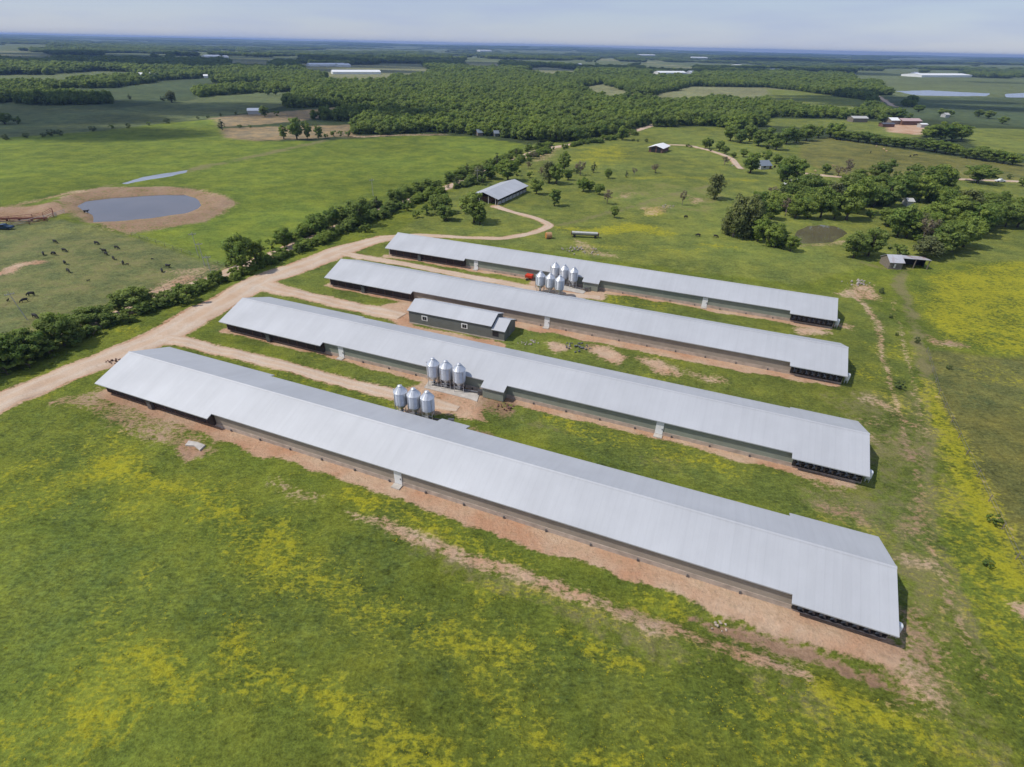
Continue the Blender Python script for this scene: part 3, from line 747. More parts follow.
def poultry_house(i, label, xl, xr, ctrl, doors, pumps):
    L = BARN_L[i]
    root = empty('poultry_house', (*BARN_O[i], 0), TH, label, 'poultry house', 'four long poultry houses')
    EM = 1.0                                                       # the eave of the middle part sits further in
    side, c0, c1 = ctrl
    def outline(s):
        near = [(0, 0), (xl, 0), (xl, EM)]
        if s == side: near += [(c0, EM), (c0, -.6), (c1, -.6), (c1, EM)]
        near += [(xr, EM), (xr, 0), (L, 0), (L, BW / 2), (0, BW / 2)]
        return near if s < 0 else [(x, BW - y) for x, y in near]
    r = MB()
    for s in (-1, 1):
        r.slab(outline(s), (lambda x, y: HE + SLOPE * y) if s < 0 else (lambda x, y: HE + SLOPE * (BW - y)), .16)
    roof = r.build('roof', M['roof'], root)
    rc = MB(); rc.prism([(BW / 2 - .28, HR - .06), (BW / 2, HR + .05), (BW / 2 + .28, HR - .06), (BW / 2, HR + .01)], 'x', -.02, L + .02)
    rc.build('ridge_cap', M['roof'], roof)
    w = MB(); y0, y1 = 1.45, BW - 1.45
    zt = lambda y: zroof(y) - .20
    prof = [(y0, .725), (y0, zt(y0)), (BW / 2, zt(BW / 2)), (y1, zt(y1)), (y1, .725)]
    w.prism(prof, 'x', .35, L - .35)
    # control room under the drawn-down roof
    cy0, cy1 = (-.95, y0) if side < 0 else (y1, BW + .95)
    ya, yb = (-.3, y0 - .005) if side < 0 else (y1 + .005, BW + .3)
    w.prism([(ya, .1), (ya, zroof(ya if side < 0 else ya) - .2 if False else HE + SLOPE * (ya if side < 0 else BW - ya) - .2),
             (yb, HE + SLOPE * (yb if side < 0 else BW - yb) - .2), (yb, .1)], 'x', c0 + .25, c1 - .25)
    w.build('wall', M['bounce_curtain' if i in (0, 2) else 'curtain'], root)
    f = MB(); f.box(.28, L - .28, y0 - .07, y1 + .07, -.3, .72); f.build('footing', M['stain_conc'], root)
    # cooling pads along the first part, dark behind the deep eave
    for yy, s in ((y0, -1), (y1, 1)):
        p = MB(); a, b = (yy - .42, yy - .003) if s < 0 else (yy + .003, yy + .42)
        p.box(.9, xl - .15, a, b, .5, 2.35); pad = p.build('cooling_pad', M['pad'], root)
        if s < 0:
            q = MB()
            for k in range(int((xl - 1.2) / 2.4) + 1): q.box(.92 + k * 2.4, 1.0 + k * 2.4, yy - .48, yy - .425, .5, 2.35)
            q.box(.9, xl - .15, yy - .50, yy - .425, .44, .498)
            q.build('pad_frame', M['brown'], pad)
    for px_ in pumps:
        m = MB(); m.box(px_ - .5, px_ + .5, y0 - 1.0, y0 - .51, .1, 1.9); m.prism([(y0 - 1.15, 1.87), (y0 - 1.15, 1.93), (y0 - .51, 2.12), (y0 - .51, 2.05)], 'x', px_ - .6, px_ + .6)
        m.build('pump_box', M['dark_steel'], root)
    for dx in doors:
        m = MB(); m.box(dx - .62, dx + .62, y0 - .12, y0 - .003, .2, 2.5); d = m.build('door', M['white'], root)
        h = MB(); h.box(dx + .38, dx + .5, y0 - .19, y0 - .123, 1.1, 1.35); h.build('handle', M['dark_steel'], d)
        m = MB(); m.box(dx - .7, dx + .7, y0 - 1.1, y0 - .125, -.1, .17); m.build('door_step', M['concrete'], root)
    n = 8; sp = (L - xr - 1.6) / n
    bx = MB(); bx.box(xr + .5, L - .45, y0 - .30, y0 - .003, .45, 2.45); bx.build('fan_wall', M['black'], root)
    for k in range(n): fan(root, xr + .9 + sp * (k + .5), y0 - .30, -1)
    for v in (4.2, 6.1): fan(root, L - .36, v, 'x', 1.5)
    g = MB(); g.box(L - .34, L - .26, 8.5, 12.2, .45, 3.4); g.build('end_door', M['green_grey'], root)
    g = MB()
    g.lathe([(.02, 0), (.3, .06), (.42, .25), (.42, 1.35), (.3, 1.54), (.02, 1.6)], 14, Matrix.Translation((L + .55, 2.3, .55)))
    for dx, dy in ((-.25, -.25), (.25, -.25), (.25, .25), (-.25, .25)): g.box(L + .55 + dx - .03, L + .55 + dx + .03, 2.3 + dy - .03, 2.3 + dy + .03, -.05, .75)
    g.build('water_tank', M['white'], root, True)
    for k in range(2):
        gr = MB(); gr.box(-.02, .33, 3.2 + 5.2 * k, 6.4 + 5.2 * k, .43, 3.5); gr.build('end_door', M['green_grey'], root)
                                                           # small inlets along the curtain wall
    for k in range(int((xr - xl) / 6.1)):
        x = xl + 3 + k * 6.1
        if not (side < 0 and c0 - 1 < x < c1 + 1) and all(abs(x - d) > 1.2 for d in doors): e = MB().box(x - .12, x + .12, y0 - .22, y0 - .073, .05, .40); e.build('wall_tie', M['dark_steel'], root)
    return root

bu = barn_u
H0 = poultry_house(0, 'nearest poultry house, with a bare red dirt bank along its whole front wall', bu(0, 205, 420, HE), bu(0, 792, 604, HE), (1, bu(0, 439, 420, 2.7) , bu(0, 466, 429, 2.7)),
                   [bu(0, 393, 484, 1.2)], [bu(0, 150, 404, 1.)])
H1 = poultry_house(1, 'second poultry house from the front, fronted by a concrete pad with three feed bins', bu(1, 318, 347, HE), bu(1, 792, 456, HE), (-1, bu(1, 478, 388, 2.7), bu(1, 499.5, 396, 2.7)),
                   [bu(1, 339, 354, 1.2), bu(1, 659, 430, 1.2)], [bu(1, 268, 338, 1.)])
H2 = poultry_house(2, 'third poultry house from the front, directly behind the small green grey shed', bu(2, 412, 293, HE), bu(2, 790, 365, HE), (1, bu(2, 572, 291, 3.), bu(2, 588, 294, 3.)),
                   [bu(2, 548.5, 320.5, 1.2)], [bu(2, 367, 287, 1.)])
H3 = poultry_house(3, 'rearmost poultry house, at the edge of the open pasture', bu(3, 464, 260.5, HE), bu(3, 790, 312.5, HE), (-1, bu(3, 583, 279, 2.7), bu(3, 599, 282.5, 2.7)),
                   [bu(3, 480, 262.5, 1.2), bu(3, 705, 301.5, 1.2)], [bu(3, 424, 255, 1.)])

# ------------------------------------------------------------------ feed bins
def feed_bin(label, p):
    root = empty('feed_bin', (p.x, p.y, 0), TH + .3, label, 'feed bin', 'galvanised feed bins between the poultry houses')
    R_ = 1.15
    pr = []
    n = 22; z0, z1 = 2.1, 4.5
    for k in range(n * 2 + 1): pr.append((R_ + (.022 if k % 2 else -.012), z0 + (z1 - z0) * k / (n * 2)))
    m = MB(); m.lathe(pr, 28); m.build('body', M['steel'], root, False)
    m = MB(); m.lathe([(R_ + .07, z1 - .06), (R_ + .07, z1 + .01), (.34, z1 + 1.0), (.34, z1 + 1.06)], 28); rf = m.build('roof', M['steel'], root)
    m = MB()
    for k in range(14):
        a = k * 2 * math.pi / 14
        m.tube([(math.cos(a) * (R_ + .05), math.sin(a) * (R_ + .05), z1 + .03), (math.cos(a) * .35, math.sin(a) * .35, z1 + 1.01)], .03, 4)
    m.build('roof_rib', M['steel'], rf)
    m = MB(); m.lathe([(.40, z1 + 1.065), (.42, z1 + 1.13), (.10, z1 + 1.3), (.06, z1 + 1.36)], 16); m.build('lid', M['steel'], rf)
    m = MB(); m.lathe([(.22, .72), (.24, .95), (R_ - .02, z0 - .02)], 24); hp = m.build('hopper', M['steel'], root)
    m = MB(); m.box(-.26, .26, -.26, .26, .38, .719); m.build('boot', M['dark_steel'], hp)
    for k in range(4):
        a = math.pi / 4 + k * math.pi / 2
        c, s = math.cos(a), math.sin(a)
        m = MB(); m.tube([(c * (R_ + .06), s * (R_ + .06), z1 - .2), (c * (R_ + .06), s * (R_ + .06), -.1)], .055, 6); m.build('leg', M['steel'], root)
    m = MB()
    for zz in (1.2, 2.2):
        pts = [((R_ + .05) * math.cos(math.pi / 4 + k * math.pi / 2), (R_ + .05) * math.sin(math.pi / 4 + k * math.pi / 2), zz) for k in range(5)]
        for a, b in zip(pts, pts[1:]): m.tube([a, b], .03, 4)
    m.build('brace', M['steel'], root)
    m = MB()
    for s in (-.2, .2): m.tube([(s, -R_ - .16, .7), (s, -R_ - .16, z1 + .1), (s, -.5, z1 + 1.05)], .022, 4)
    for k in range(14): m.tube([(-.2, -R_ - .16, .9 + k * .3), (.2, -R_ - .16, .9 + k * .3)], .016, 4)
    m.build('ladder', M['steel'], root)
    m = MB(); m.tube([(-R_ - .12, .35, z1 + .2), (-R_ - .12, .35, 1.0)], .09, 8); m.build('fill_pipe', M['steel'], root)
    return root
BINS = [('behind the nearest poultry house', [(402.5, 413), (415.6, 416), (428.8, 419)]), ('on the concrete pad of the second poultry house', [(434.3, 384.3), (446.8, 387), (459.8, 390)]),
        ('behind the third poultry house', [(540, 292), (549.4, 294), (558.8, 296.3)]), ('in front of the rearmost poultry house', [(554.4, 282.4), (563.4, 284.8), (572.6, 287.5)])]
BINP = []
for where, pts in BINS:
    for wd, q in zip(('leftmost', 'middle', 'rightmost'), pts):
        p = at(*q); feed_bin(f'{wd} galvanised feed bin of the three {where}', p); BINP.append(p)

def auger(label, a, b, c):
    """feed pipe on low trestles from the bins to the house, with its motor box"""
    root = empty('feed_auger', (a.x, a.y, 0), 0, label, 'feed auger', 'feed augers at the bins')
    A, B, C = Vector((0, 0, .45)), Vector((b.x - a.x, b.y - a.y, .5)), Vector((c.x - a.x, c.y - a.y, 1.5))
    m = MB(); m.tube([A, B, C], .15, 8); m.build('pipe', M['dark_steel'], root)
    m = MB()
    for k in range(4):
        q = A.lerp(B, k / 3.0); m.box(q.x - .3, q.x + .3, q.y - .06, q.y + .06, -.1, q.z - .1)
    m.build('trestle', M['dark_steel'], root)
    m = MB(); m.box(B.x - .5, B.x + .5, B.y - .35, B.y + .35, .1, 1.0); m.build('motor_box', M['dark_steel'], root)
for k, wh in enumerate(('nearest poultry house', 'second poultry house', 'third poultry house', 'rearmost poultry house')):
    p0, p2 = BINP[3 * k], BINP[3 * k + 2]; d = (p2 - p0).normalized(); q = p2 + d * 4.2
    e = Vector(bl(k, 0, 0)); vv = 1.0 if k in (1, 3) else BW - 1.0
    uu = (q.xy - e).dot(AX) + 2.0; c = Vector((*bl(k, uu, vv), 0))
    auger(f'low dark feed auger pipe leading from the bins into the {wh}', p0 + Vector((0, -.6, 0)), q, c)

def pad(label, pts, z=.12):
    m = MB(); m.slab([tuple(at(a, b).xy) for a, b in pts], lambda x, y: z, .4)
    tag(m.build('concrete_pad', M['concrete']), label, 'concrete pad')
pad('pale concrete pad under the feed bins of the second poultry house', [(424, 388), (429, 381), (470, 391), (480, 393), (477, 402), (470, 399.5), (452, 395)])
pad('pale concrete pad under the feed bins of the rearmost poultry house', [(546, 281), (576, 288), (587, 291), (583, 294), (562, 290), (545, 285)], .1)
pad('broken pale concrete slab lying below the dirt bank', [(185.5, 446), (189, 441.5), (198, 443), (205.5, 446), (200, 451), (194.5, 446.5)], .22)

# ------------------------------------------------------------------ gable buildings
def gable(name, label, cat, o, rz, L, Wd, he, hr, wall, roof, over=.4, group=None, z0=0.0, openx=False):
    """ridge along local x; origin at the near-left wall corner"""
    root = empty(name, (o[0], o[1], z0), rz, label, cat, group)
    sl = (hr - he) / (Wd / 2)
    zf = lambda x, y: he + sl * (y if y <= Wd / 2 else Wd - y) + .1
    m = MB()
    m.slab([(-over, -over), (L + over, -over), (L + over, Wd / 2), (-over, Wd / 2)], zf, .1)
    m.slab([(-over, Wd / 2), (L + over, Wd / 2), (L + over, Wd + over), (-over, Wd + over)], zf, .1)
    m.build('roof', roof, root)
    w = MB()
    if openx:
        for y in (0, Wd - .2): w.box(0, L, y, y + .2, -.3, he - .05)
        w.box(L - .2, L, .21, Wd - .21, -.3, he - .05)
    else: w.prism([(0, -.3), (0, he - .02), (Wd / 2, hr - .02), (Wd, he - .02), (Wd, -.3)], 'x', 0, L)
    w.build('wall', wall, root)
    return root

# green grey shed with its lower annex
w0, w1, w2, w3 = at(409.6, 322.8), at(491, 338.6), at(504.3, 341.6), at(515.8, 328.4)
e = (w2 - w0).xy; Ls, La = (w1 - w0).xy.length, (w2 - w0).xy.length; rz = math.atan2(e.y, e.x)
nn = Vector((-math.sin(rz), math.cos(rz))); Ds = abs((w3 - w2).xy.dot(nn)); hs = rise(w0, 312.4)
Ds = min(max(Ds, 6.5), 10.5); hs = min(max(hs, 3.2), 5.2)
shed = gable('storage_shed', 'small green grey metal shed with a lower annex, between the two middle poultry houses', 'shed', w0.xy, rz, Ls, Ds, hs, hs + Ds * .19, M['green_grey'], M['roof'], .25)
ha = hs - .75
m = MB(); ya = .0
m.prism([(ya, -.3), (ya, ha), (Ds * .46, ha + Ds * .46 * .40), (Ds * .92, ha), (Ds * .92, -.3)], 'x', Ls + .003, La); m.build('annex', M['green_grey'], shed)
m = MB(); zf = lambda x, y: ha + .40 * (y if y <= Ds * .46 else Ds * .92 - y) + .1
m.slab([(Ls + .26, -.25), (La + .2, -.25), (La + .2, Ds * .46), (Ls + .26, Ds * .46)], zf, .09); m.slab([(Ls + .26, Ds * .46), (La + .2, Ds * .46), (La + .2, Ds * .92 + .25), (Ls + .26, Ds * .92 + .25)], zf, .09)
m.build('annex_roof', M['roof'], shed)
for fx in (.20, .69):
    m = MB(); m.box(Ls * fx - .75, Ls * fx + .75, -.07, -.003, 1.3, 2.5); wdw = m.build('window', M['white'], shed)
    m = MB(); m.box(Ls * fx - .5, Ls * fx - .04, -.1, -.073, 1.5, 2.3); m.box(Ls * fx + .04, Ls * fx + .5, -.1, -.073, 1.5, 2.3); m.build('pane', M['glass'], wdw)
m = MB(); m.box(Ls + (La - Ls) * .35 - .7, Ls + (La - Ls) * .35 + .7, -.06, -.003, .9, 2.0); m.build('doorway_shade', M['black'], shed)  # black panel on the solid wall stands in for the dark inside
m = MB(); m.box(La + .003, La + .08, Ds * .3, Ds * .62, 0, 2.5); m.build('end_door', M['green_grey'], shed)
m = MB(); m.box(-.08, La + .08, -.16, -.008, -.3, .25); m.build('footing', M['stain_conc'], shed)

# open barn by the hedgerow
wc = at(497.6, 205.4); hb = rise(wc, 201.0); hb = min(max(hb, 2.6), 4.5)
pr_ = at(526.6, 185.6, hb).xy; pl_ = at(469.4, 195.4, hb).xy
eL = pr_ - wc.xy; Lb = eL.length; rz = math.atan2(eL.y, eL.x); Wb = abs((pl_ - wc.xy).dot(Vector((-math.sin(rz), math.cos(rz)))))
Wb = min(max(Wb, 12), 22)
barn = gable('open_barn', 'long grey roofed barn with open dark sides among the trees behind', 'barn', wc.xy, rz, Lb, Wb, hb, hb + Wb * .15, M['brown'], M['roof'], .7, openx=True)
for ch in list(barn.children):
    if ch.name.startswith('wall'): bpy.data.objects.remove(ch)
m = MB(); m.box(.2, Lb - .2, .12, .22, -.2, 1.25); m.build('low_wall', M['offwhite'], barn)
m = MB(); m.box(.2, Lb, Wb - .2, Wb, -.2, hb - .1); m.box(Lb - .25, Lb - .05, .23, Wb - .21, -.2, hb - .1); m.build('wall', M['brown'], barn)
for k in range(9):
    x = .2 + (Lb - .4) * k / 8
    m = MB(); m.box(x - .1, x + .1, -.06, .115, -.2, hb - .12); m.build('post', M['wood'], barn)
for y in (.9, Wb * .33, Wb * .66, Wb - .5):
    m = MB(); m.box(-.12, .12, y - .12, y + .12, -.2, hb + .15 * min(y, Wb - y) * 2 * .9 * .5); m.build('post', M['offwhite'], barn)
m = MB(); m.box(Lb * .1, Lb * .9, Wb * .3, Wb * .8, -.1, 2.0); m.build('straw_bedding', M['brown'], barn)

# small white hay shelter on the rise
p = at(662, 153.2); rz = rad(60)
sh = gable('hay_shelter', 'small white roofed shelter with a brown open front on the green rise', 'shelter', p.xy, rz, 13, 8.5, 2.8, 4.0, M['brown'], M['white'], .8)
m = MB(); m.box(-.06, -.003, 1.0, 3.6, -.2, 3.0); m.box(-.06, -.003, 4.4, 7.0, -.2, 3.0); m.build('opening_shade', M['black'], sh)  # black panels on a solid front stand in for the shaded inside

# tumbledown shed with lean-to by the grove
p0, p1 = at(888.2, 268.6), at(901, 269); e = (p1 - p0).xy; Lo = e.length; rz = math.atan2(e.y, e.x) - .05
old = gable('old_shed', 'weathered tin shed with rust streaks and an open dark lean-to beside the grove', 'shed', p0.xy, rz, Lo, 5.6, 2.0, 3.4, M['wood'], M['rusty_roof'], .3)
m = MB(); m.slab([(Lo + .35, 1.2), (Lo + 8.2, 1.0), (Lo + 8.2, 5.6), (Lo + .35, 5.7)], lambda x, y: 3.0 - .08 * (y - 1) - .03 * (x - Lo), .07); lt = m.build('lean_to_roof', M['rusty_roof'], old)
m = MB(); m.box(Lo + .05, Lo + 8.0, 5.3, 5.4, -.2, 2.45); m.box(Lo + 7.9, Lo + 8.0, 3.2, 5.29, -.2, 2.5); m.build('lean_to_wall', M['black'], old)  # walls coloured black in place of the shade under the lean-to
for x in (Lo + 3.9, Lo + 7.9):
    m = MB(); m.box(x - .1, x + .1, 1.15, 1.35, -.2, 2.75); m.build('post', M['wood'], old)
m = MB(); m.box(Lo * .3, Lo * .3 + .5, -.34, -.303, .4, 1.6); m.build('boarding', M['offwhite'], old)

# farmhouse in the trees and neighbours
def place_gable(name, label, cat, px, py, wpx, depth, he, hr, wall, roof, ang=0.0, group=None):
    a, b = at(px - wpx / 2, py), at(px + wpx / 2, py)
    e = (b - a).xy; rz = math.atan2(e.y, e.x) + rad(ang)
    z = float(hgt(a.x, a.y))
    return gable(name, label, cat, a.xy, rz, e.length, depth, he, hr, wall, roof, .4, group, z)
fh = place_gable('farmhouse', 'low farmhouse with a blue grey roof between round trees', 'house', 766, 169.5, 11, 8, 2.0, 4.0, M['offwhite'], M['blue_roof'], 6)
m = MB(); m.box(5.2, 6.3, -.06, -.003, 0, 2.1); m.build('door', M['brown'], fh)
for x in (1.6, 7.6):
    m = MB(); m.box(x, x + 1.3, -.06, -.003, .9, 2.0); m.build('window', M['glass'], fh)
place_gable('outbuilding', 'small white outbuilding half hidden by the grove', 'outbuilding', 796, 184.5, 4, 4, 1.9, 2.7, M['offwhite'], M['white'], 8)
place_gable('outbuilding', 'pale roof showing deep among the grove trees', 'outbuilding', 909, 206.5, 5, 4.5, 2.2, 3.0, M['offwhite'], M['offwhite'], -12)
place_gable('cottage', 'small pale cottage at the edge of the main wood', 'cottage', 480.5, 136, 5, 6, 2.2, 3.8, M['wood'], M['blue_roof'], 12)
place_gable('cottage', 'darker small cottage at the edge of the main wood', 'cottage', 497, 136.6, 4.5, 6, 2.2, 3.6, M['green_grey'], M['blue_roof'], 8)
place_gable('field_barn', 'blue white roofed field barn by the brown field', 'barn', 254, 114.5, 12, 9, 3, 4.5, M['offwhite'], M['white'], 5)
# farmyard upper right
place_gable('machine_shed', 'long grey roofed machine shed, leftmost of the distant farmyard', 'shed', 859.5, 122.3, 14, 9, 3.4, 4.8, M['wood'], M['offwhite'], -4)
place_gable('stable', 'white roofed stable in the middle of the distant farmyard', 'stable', 894.5, 124.5, 8, 10, 3.4, 5.2, M['wood'], M['white'], -4)
place_gable('stable', 'long faded red roofed stable of the distant farmyard', 'stable', 910.5, 125, 18, 10, 3.4, 5, M['brown'], M['tan_roof'], -4)
place_gable('trailer_home', 'white trailer home, rightmost of the distant farmyard', 'trailer home', 923.5, 127.6, 6, 5, 2.6, 3.2, M['offwhite'], M['white'], -4)
place_gable('machine_shed', 'dark low shed in front of the distant farmyard', 'shed', 888, 127, 11, 6, 2.4, 3.2, M['brown'], M['dark_steel'], -4)
place_gable('farmhouse', 'pale farmhouse among trees at the far field edge', 'house', 947, 117.5, 4, 6, 2.6, 4, M['offwhite'], M['offwhite'], 0)
# far poultry houses and sheds
far = [('long white greenhouse row glinting beyond the far lake', 946.5, 77.2, 50, 60, 5, 8), ('white shed beside the long greenhouse row', 917, 75.2, 4, 18, 5, 8),
       ('front long white poultry house on the far pale field', 357, 74.2, 48, 22, 4, 7), ('rear long white poultry house on the far pale field', 328, 66.4, 36, 26, 4, 7),
       ('white poultry house left of the far glade', 345, 66.8, 12, 26, 4, 7),
       ('white poultry houses behind the main wood, the long one', 673, 74.5, 27, 28, 4, 7), ('short white shed behind the main wood', 693, 74.0, 5, 20, 4, 7),
       ('white barn in the far left woods', 214, 58.0, 15, 30, 4.5, 8), ('small white barn in the far left woods', 227, 58.2, 4, 20, 4, 7),
       ('white house at the far left field edge', 141, 77, 4, 10, 3.5, 6), ('wide white shed at the far left field edge', 153, 77, 6, 12, 3.5, 6), ('tiny white shed on the far left field', 206, 78, 4, 9, 3, 5),
       ('pair of white far sheds, left one', 847, 78, 5, 14, 4, 6), ('pair of white far sheds, right one', 853, 78, 5, 14, 4, 6),
       ('white factory far out under the horizon, right', 700, 58.5, 16, 60, 6, 9), ('white factory far out under the horizon, middle', 648, 55.8, 16, 60, 6, 9),
       ('far white building under the horizon, centre', 486, 51.5, 12, 70, 8, 12), ('grey far shed above the right woods', 776, 71, 14, 24, 4, 6),
       ('far white shed left of the small hill field', 584, 67, 5, 16, 4, 6), ('far white shed below the small hill field', 591, 69.5, 6, 16, 4, 6), ('far white house by the small hill field', 580, 65.4, 4, 16, 4, 6),
       ('far grey house right of the hill fields', 739, 66.5, 9, 20, 4, 7), ('pale far house among the right woods', 813, 75, 5, 14, 4, 6)]
for lb, px, py, wp, dp, he, hr in far:
    o = place_gable('far_shed', lb, 'shed', px, py, wp, dp, he, hr, M['white'], M['white'], 0)
# ------------------------------------------------------------------ vehicles and farm things
def onland(px, py):
    p = at(px, py); p.z = float(hgt(p.x, p.y)); return p

def vehicle(name, label, cat, p, rz, paint, pickup):
    root = empty(name, p, rz, label, cat)
    m = MB()
    side = [(-2.4, .45), (-2.4, .95), (-1.0, 1.02), (-.55, 1.55), (.55, 1.58), (1.0, 1.02), (2.1, .92), (2.35, .7), (2.35, .42)] if not pickup else \
           [(-2.7, .5), (-2.7, 1.1), (-.75, 1.1), (-.7, 1.75), (.55, 1.78), (1.1, 1.15), (2.5, 1.05), (2.65, .8), (2.65, .48)]
    m.prism([(x, z) for x, z in side], 'y', -.88, .88); m.build('body', paint, root, bevel=.04)
    g = MB(); zt = 1.50 if not pickup else 1.68
    g.box(-.45, .5, -.9, -.885, 1.1, zt - .08); g.box(-.45, .5, .885, .9, 1.1, zt - .08); g.build('window', M['glass'], root)
    for sx in (-1.5, 1.5):
        for sy in (-.8, .8):
            w = MB(); w.lathe([(.2, -.11), (.33, -.11), (.36, -.06), (.36, .06), (.33, .11), (.2, .11)], 14, Matrix.Translation((sx, sy, .36)) @ Matrix.Rotation(rad(90), 4, 'X'))
            o = w.build('wheel', M['rubber'], root)
    return root
vehicle('pickup_truck', 'dark blue pickup truck parked by the cattle pens', 'truck', onland(5, 229.5), rad(10), M['blue_paint'], True)
vehicle('car', 'white car on the gravel road beyond the grove', 'car', onland(1000, 181.8), rad(-4), M['white_paint'], False)
vehicle('car', 'white car parked beside the farm outbuilding', 'car', onland(786, 185.5), rad(30), M['white_paint'], False)

# red feed trailer by the rearmost house
q_ = at(528, 272.6).xy - Vector(BARN_O[3]); p = Vector((*bl(3, q_.dot(AX) + 2.3, .2), 0))
tr = empty('feed_trailer', p, TH, 'small bright red box trailer standing against the rearmost poultry house', 'trailer')
m = MB(); m.prism([(-.75, .85), (-.9, 1.5), (.9, 1.5), (.75, .85), (.5, .63), (-.5, .63)], 'x', -.95, .95); m.build('hopper_box', M['red'], tr)
m = MB(); m.box(-1.0, 1.6, -.1, .1, .5, .62); m.box(-1.0, -.9, -.8, .8, .5, .6); m.build('chassis', M['dark_steel'], tr)
for y in (-.95, .95):
    m = MB(); m.lathe([(.18, -.1), (.36, -.1), (.36, .1), (.18, .1)], 12, Matrix.Translation((-.3, y, .36)) @ Matrix.Rotation(rad(90), 4, 'X')); m.build('wheel', M['rubber'], tr)

# round bale and feed wagon on the pasture
p = onland(548.5, 238)
bale = empty('round_bale', p, rad(15), 'orange brown round hay bale beside the narrow dirt track', 'hay bale')
m = MB(); m.lathe([(.3, -1.0), (.95, -.98), (1.04, -.9), (1.06, 0), (1.04, .9), (.95, .98), (.3, 1.0)], 20, Matrix.Translation((0, 0, 1.02)) @ Matrix.Rotation(rad(90), 4, 'Y')); m.build('bale_roll', M['hay'], bale)
m = MB()
for x in (-.8, -.4, 0, .4, .8): m.lathe([(1.06, -.04), (1.08, -.03), (1.08, .03), (1.06, .04)], 20, Matrix.Translation((x, 0, 1.02)) @ Matrix.Rotation(rad(90), 4, 'Y'), cap=False)
m.build('twine', M['offwhite'], bale)
p = onland(584.5, 237.4)
fw = empty('feed_wagon', p, rad(-6), 'long cream topped feed wagon with dark wheels on the yellow flowered pasture', 'feed wagon')
m = MB(); m.prism([(-.75, 1.2), (-.9, 1.75), (.9, 1.75), (.75, 1.2), (.3, .95), (-.3, .95)], 'x', -4.3, 4.3); m.build('trough', M['offwhite'], fw)
m = MB(); m.box(-4.2, 4.6, -.12, .12, .72, .9); m.box(-4.6, -4.35, -.7, .7, .6, 1.7); m.box(4.35, 4.7, -.7, .7, .6, 1.7); m.build('frame', M['brown'], fw)
for x in (-3.4, 3.6):
    for y in (-.85, .85):
        m = MB(); m.lathe([(.2, -.14), (.45, -.14), (.45, .14), (.2, .14)], 12, Matrix.Translation((x, y, .45)) @ Matrix.Rotation(rad(90), 4, 'X')); m.build('wheel', M['rubber'], fw)

# rubble heaps
def heap(label, px, py, r, n, mat='stone', seed=0, h=.5):
    p = onland(px, py); rr = random.Random(seed); m = MB()
    for k in range(n):
        a, d = rr.random() * 6.28, r * math.sqrt(rr.random()); s = rr.uniform(.12, .32) * (1.2 - .5 * d / r) * (r / 2) ** .4
        Q = Matrix.Translation((math.cos(a) * d * 1.5, math.sin(a) * d, s * .35 + h * (1 - d / r) * .5)) @ Matrix.Rotation(rr.random() * 6, 4, Vector((rr.random(), rr.random(), rr.random())).normalized()) @ Matrix.Diagonal((s * 1.3, s, s * .8, 1))
        bmesh.ops.create_icosphere(m.b, subdivisions=1, radius=1, matrix=Q)
    o = m.build('rubble_heap', M[mat]); o.location = p
    return tag(o, label, 'rubble heap')
heap('grey heap of stones and scrap on the grass near the green grey shed', 528.5, 343, 1.6, 22, 'stone', 1)
heap('dark heap of old boards on the bare patch behind the second poultry house', 577, 347.5, 2.2, 26, 'dark_steel', 2)
heap('scattered pale stones along the pasture edge behind the rearmost poultry house', 577, 250, 4.5, 34, 'stone', 3, .3)
heap('white stones at the end of the pasture stone line', 598, 255, .22, 14, 'offwhite', 4, .2)
heap('stones and junk on the bare patch behind the far end of the rearmost poultry house', 858, 283, 3.0, 22, 'stone', 5, .3)
heap('pale flat rock heap on the open pasture', 667, 206.5, 3.0, 16, 'stone', 6, .3)
heap('pale pinkish clod heap beside the scar below the front bank', 719, 622, .8, 14, 'stain_conc', 7, .6)
heap('pale stone heap at the barn track', 733, 165.5, 2.2, 10, 'offwhite', 8, .4)
heap('dark scrap heap in the bare yard by the second poultry house control room', 505, 408, 1.5, 20, 'brown', 9, .4)
heap('brown brush heap at the corner of the nearest poultry house', 113, 362, 1.2, 16, 'brown', 10, .6)

# utility poles
def utility_pole(px, py, ty, label, lean=0):
    p = onland(px, py); h = min(max(rise(p, ty), 7), 12.5)
    root = empty('utility_pole', p, .4, label, 'utility pole', 'poles of the power line'); root.rotation_euler = (0, rad(lean), .4)
    m = MB(); m.tube([(0, 0, -.3), (0, 0, h)], [.10, .065], 8); m.build('post', M['pole'], root)
    m = MB(); m.box(-.95, .95, -.045, .045, h - .75, h - .6); ca = m.build('crossarm', M['pole'], root)
    m = MB()
    for x in (-.85, -.3, .3, .85): m.lathe([(.05, h - .6), (.07, h - .5), (.03, h - .4)], 8, Matrix.Translation((x, 0, 0)))
    m.build('insulator', M['offwhite'], ca)
    return root
utility_pole(27.5, 320.5, 294, 'grey utility pole in the cow pasture, leaning over the grazing cattle', -8)
utility_pole(213, 280.5, 262, 'utility pole standing beside the gravel road near the big round tree')
utility_pole(205, 266.5, 248, 'utility pole at the corner of the cow pasture fence')
utility_pole(198.3, 255.5, 235, 'utility pole standing in the bright green field edge')
utility_pole(373.3, 196, 183, 'thin utility pole in the bright green field behind the hedgerow')
utility_pole(477.5, 185, 173, 'utility pole beside the open barn')

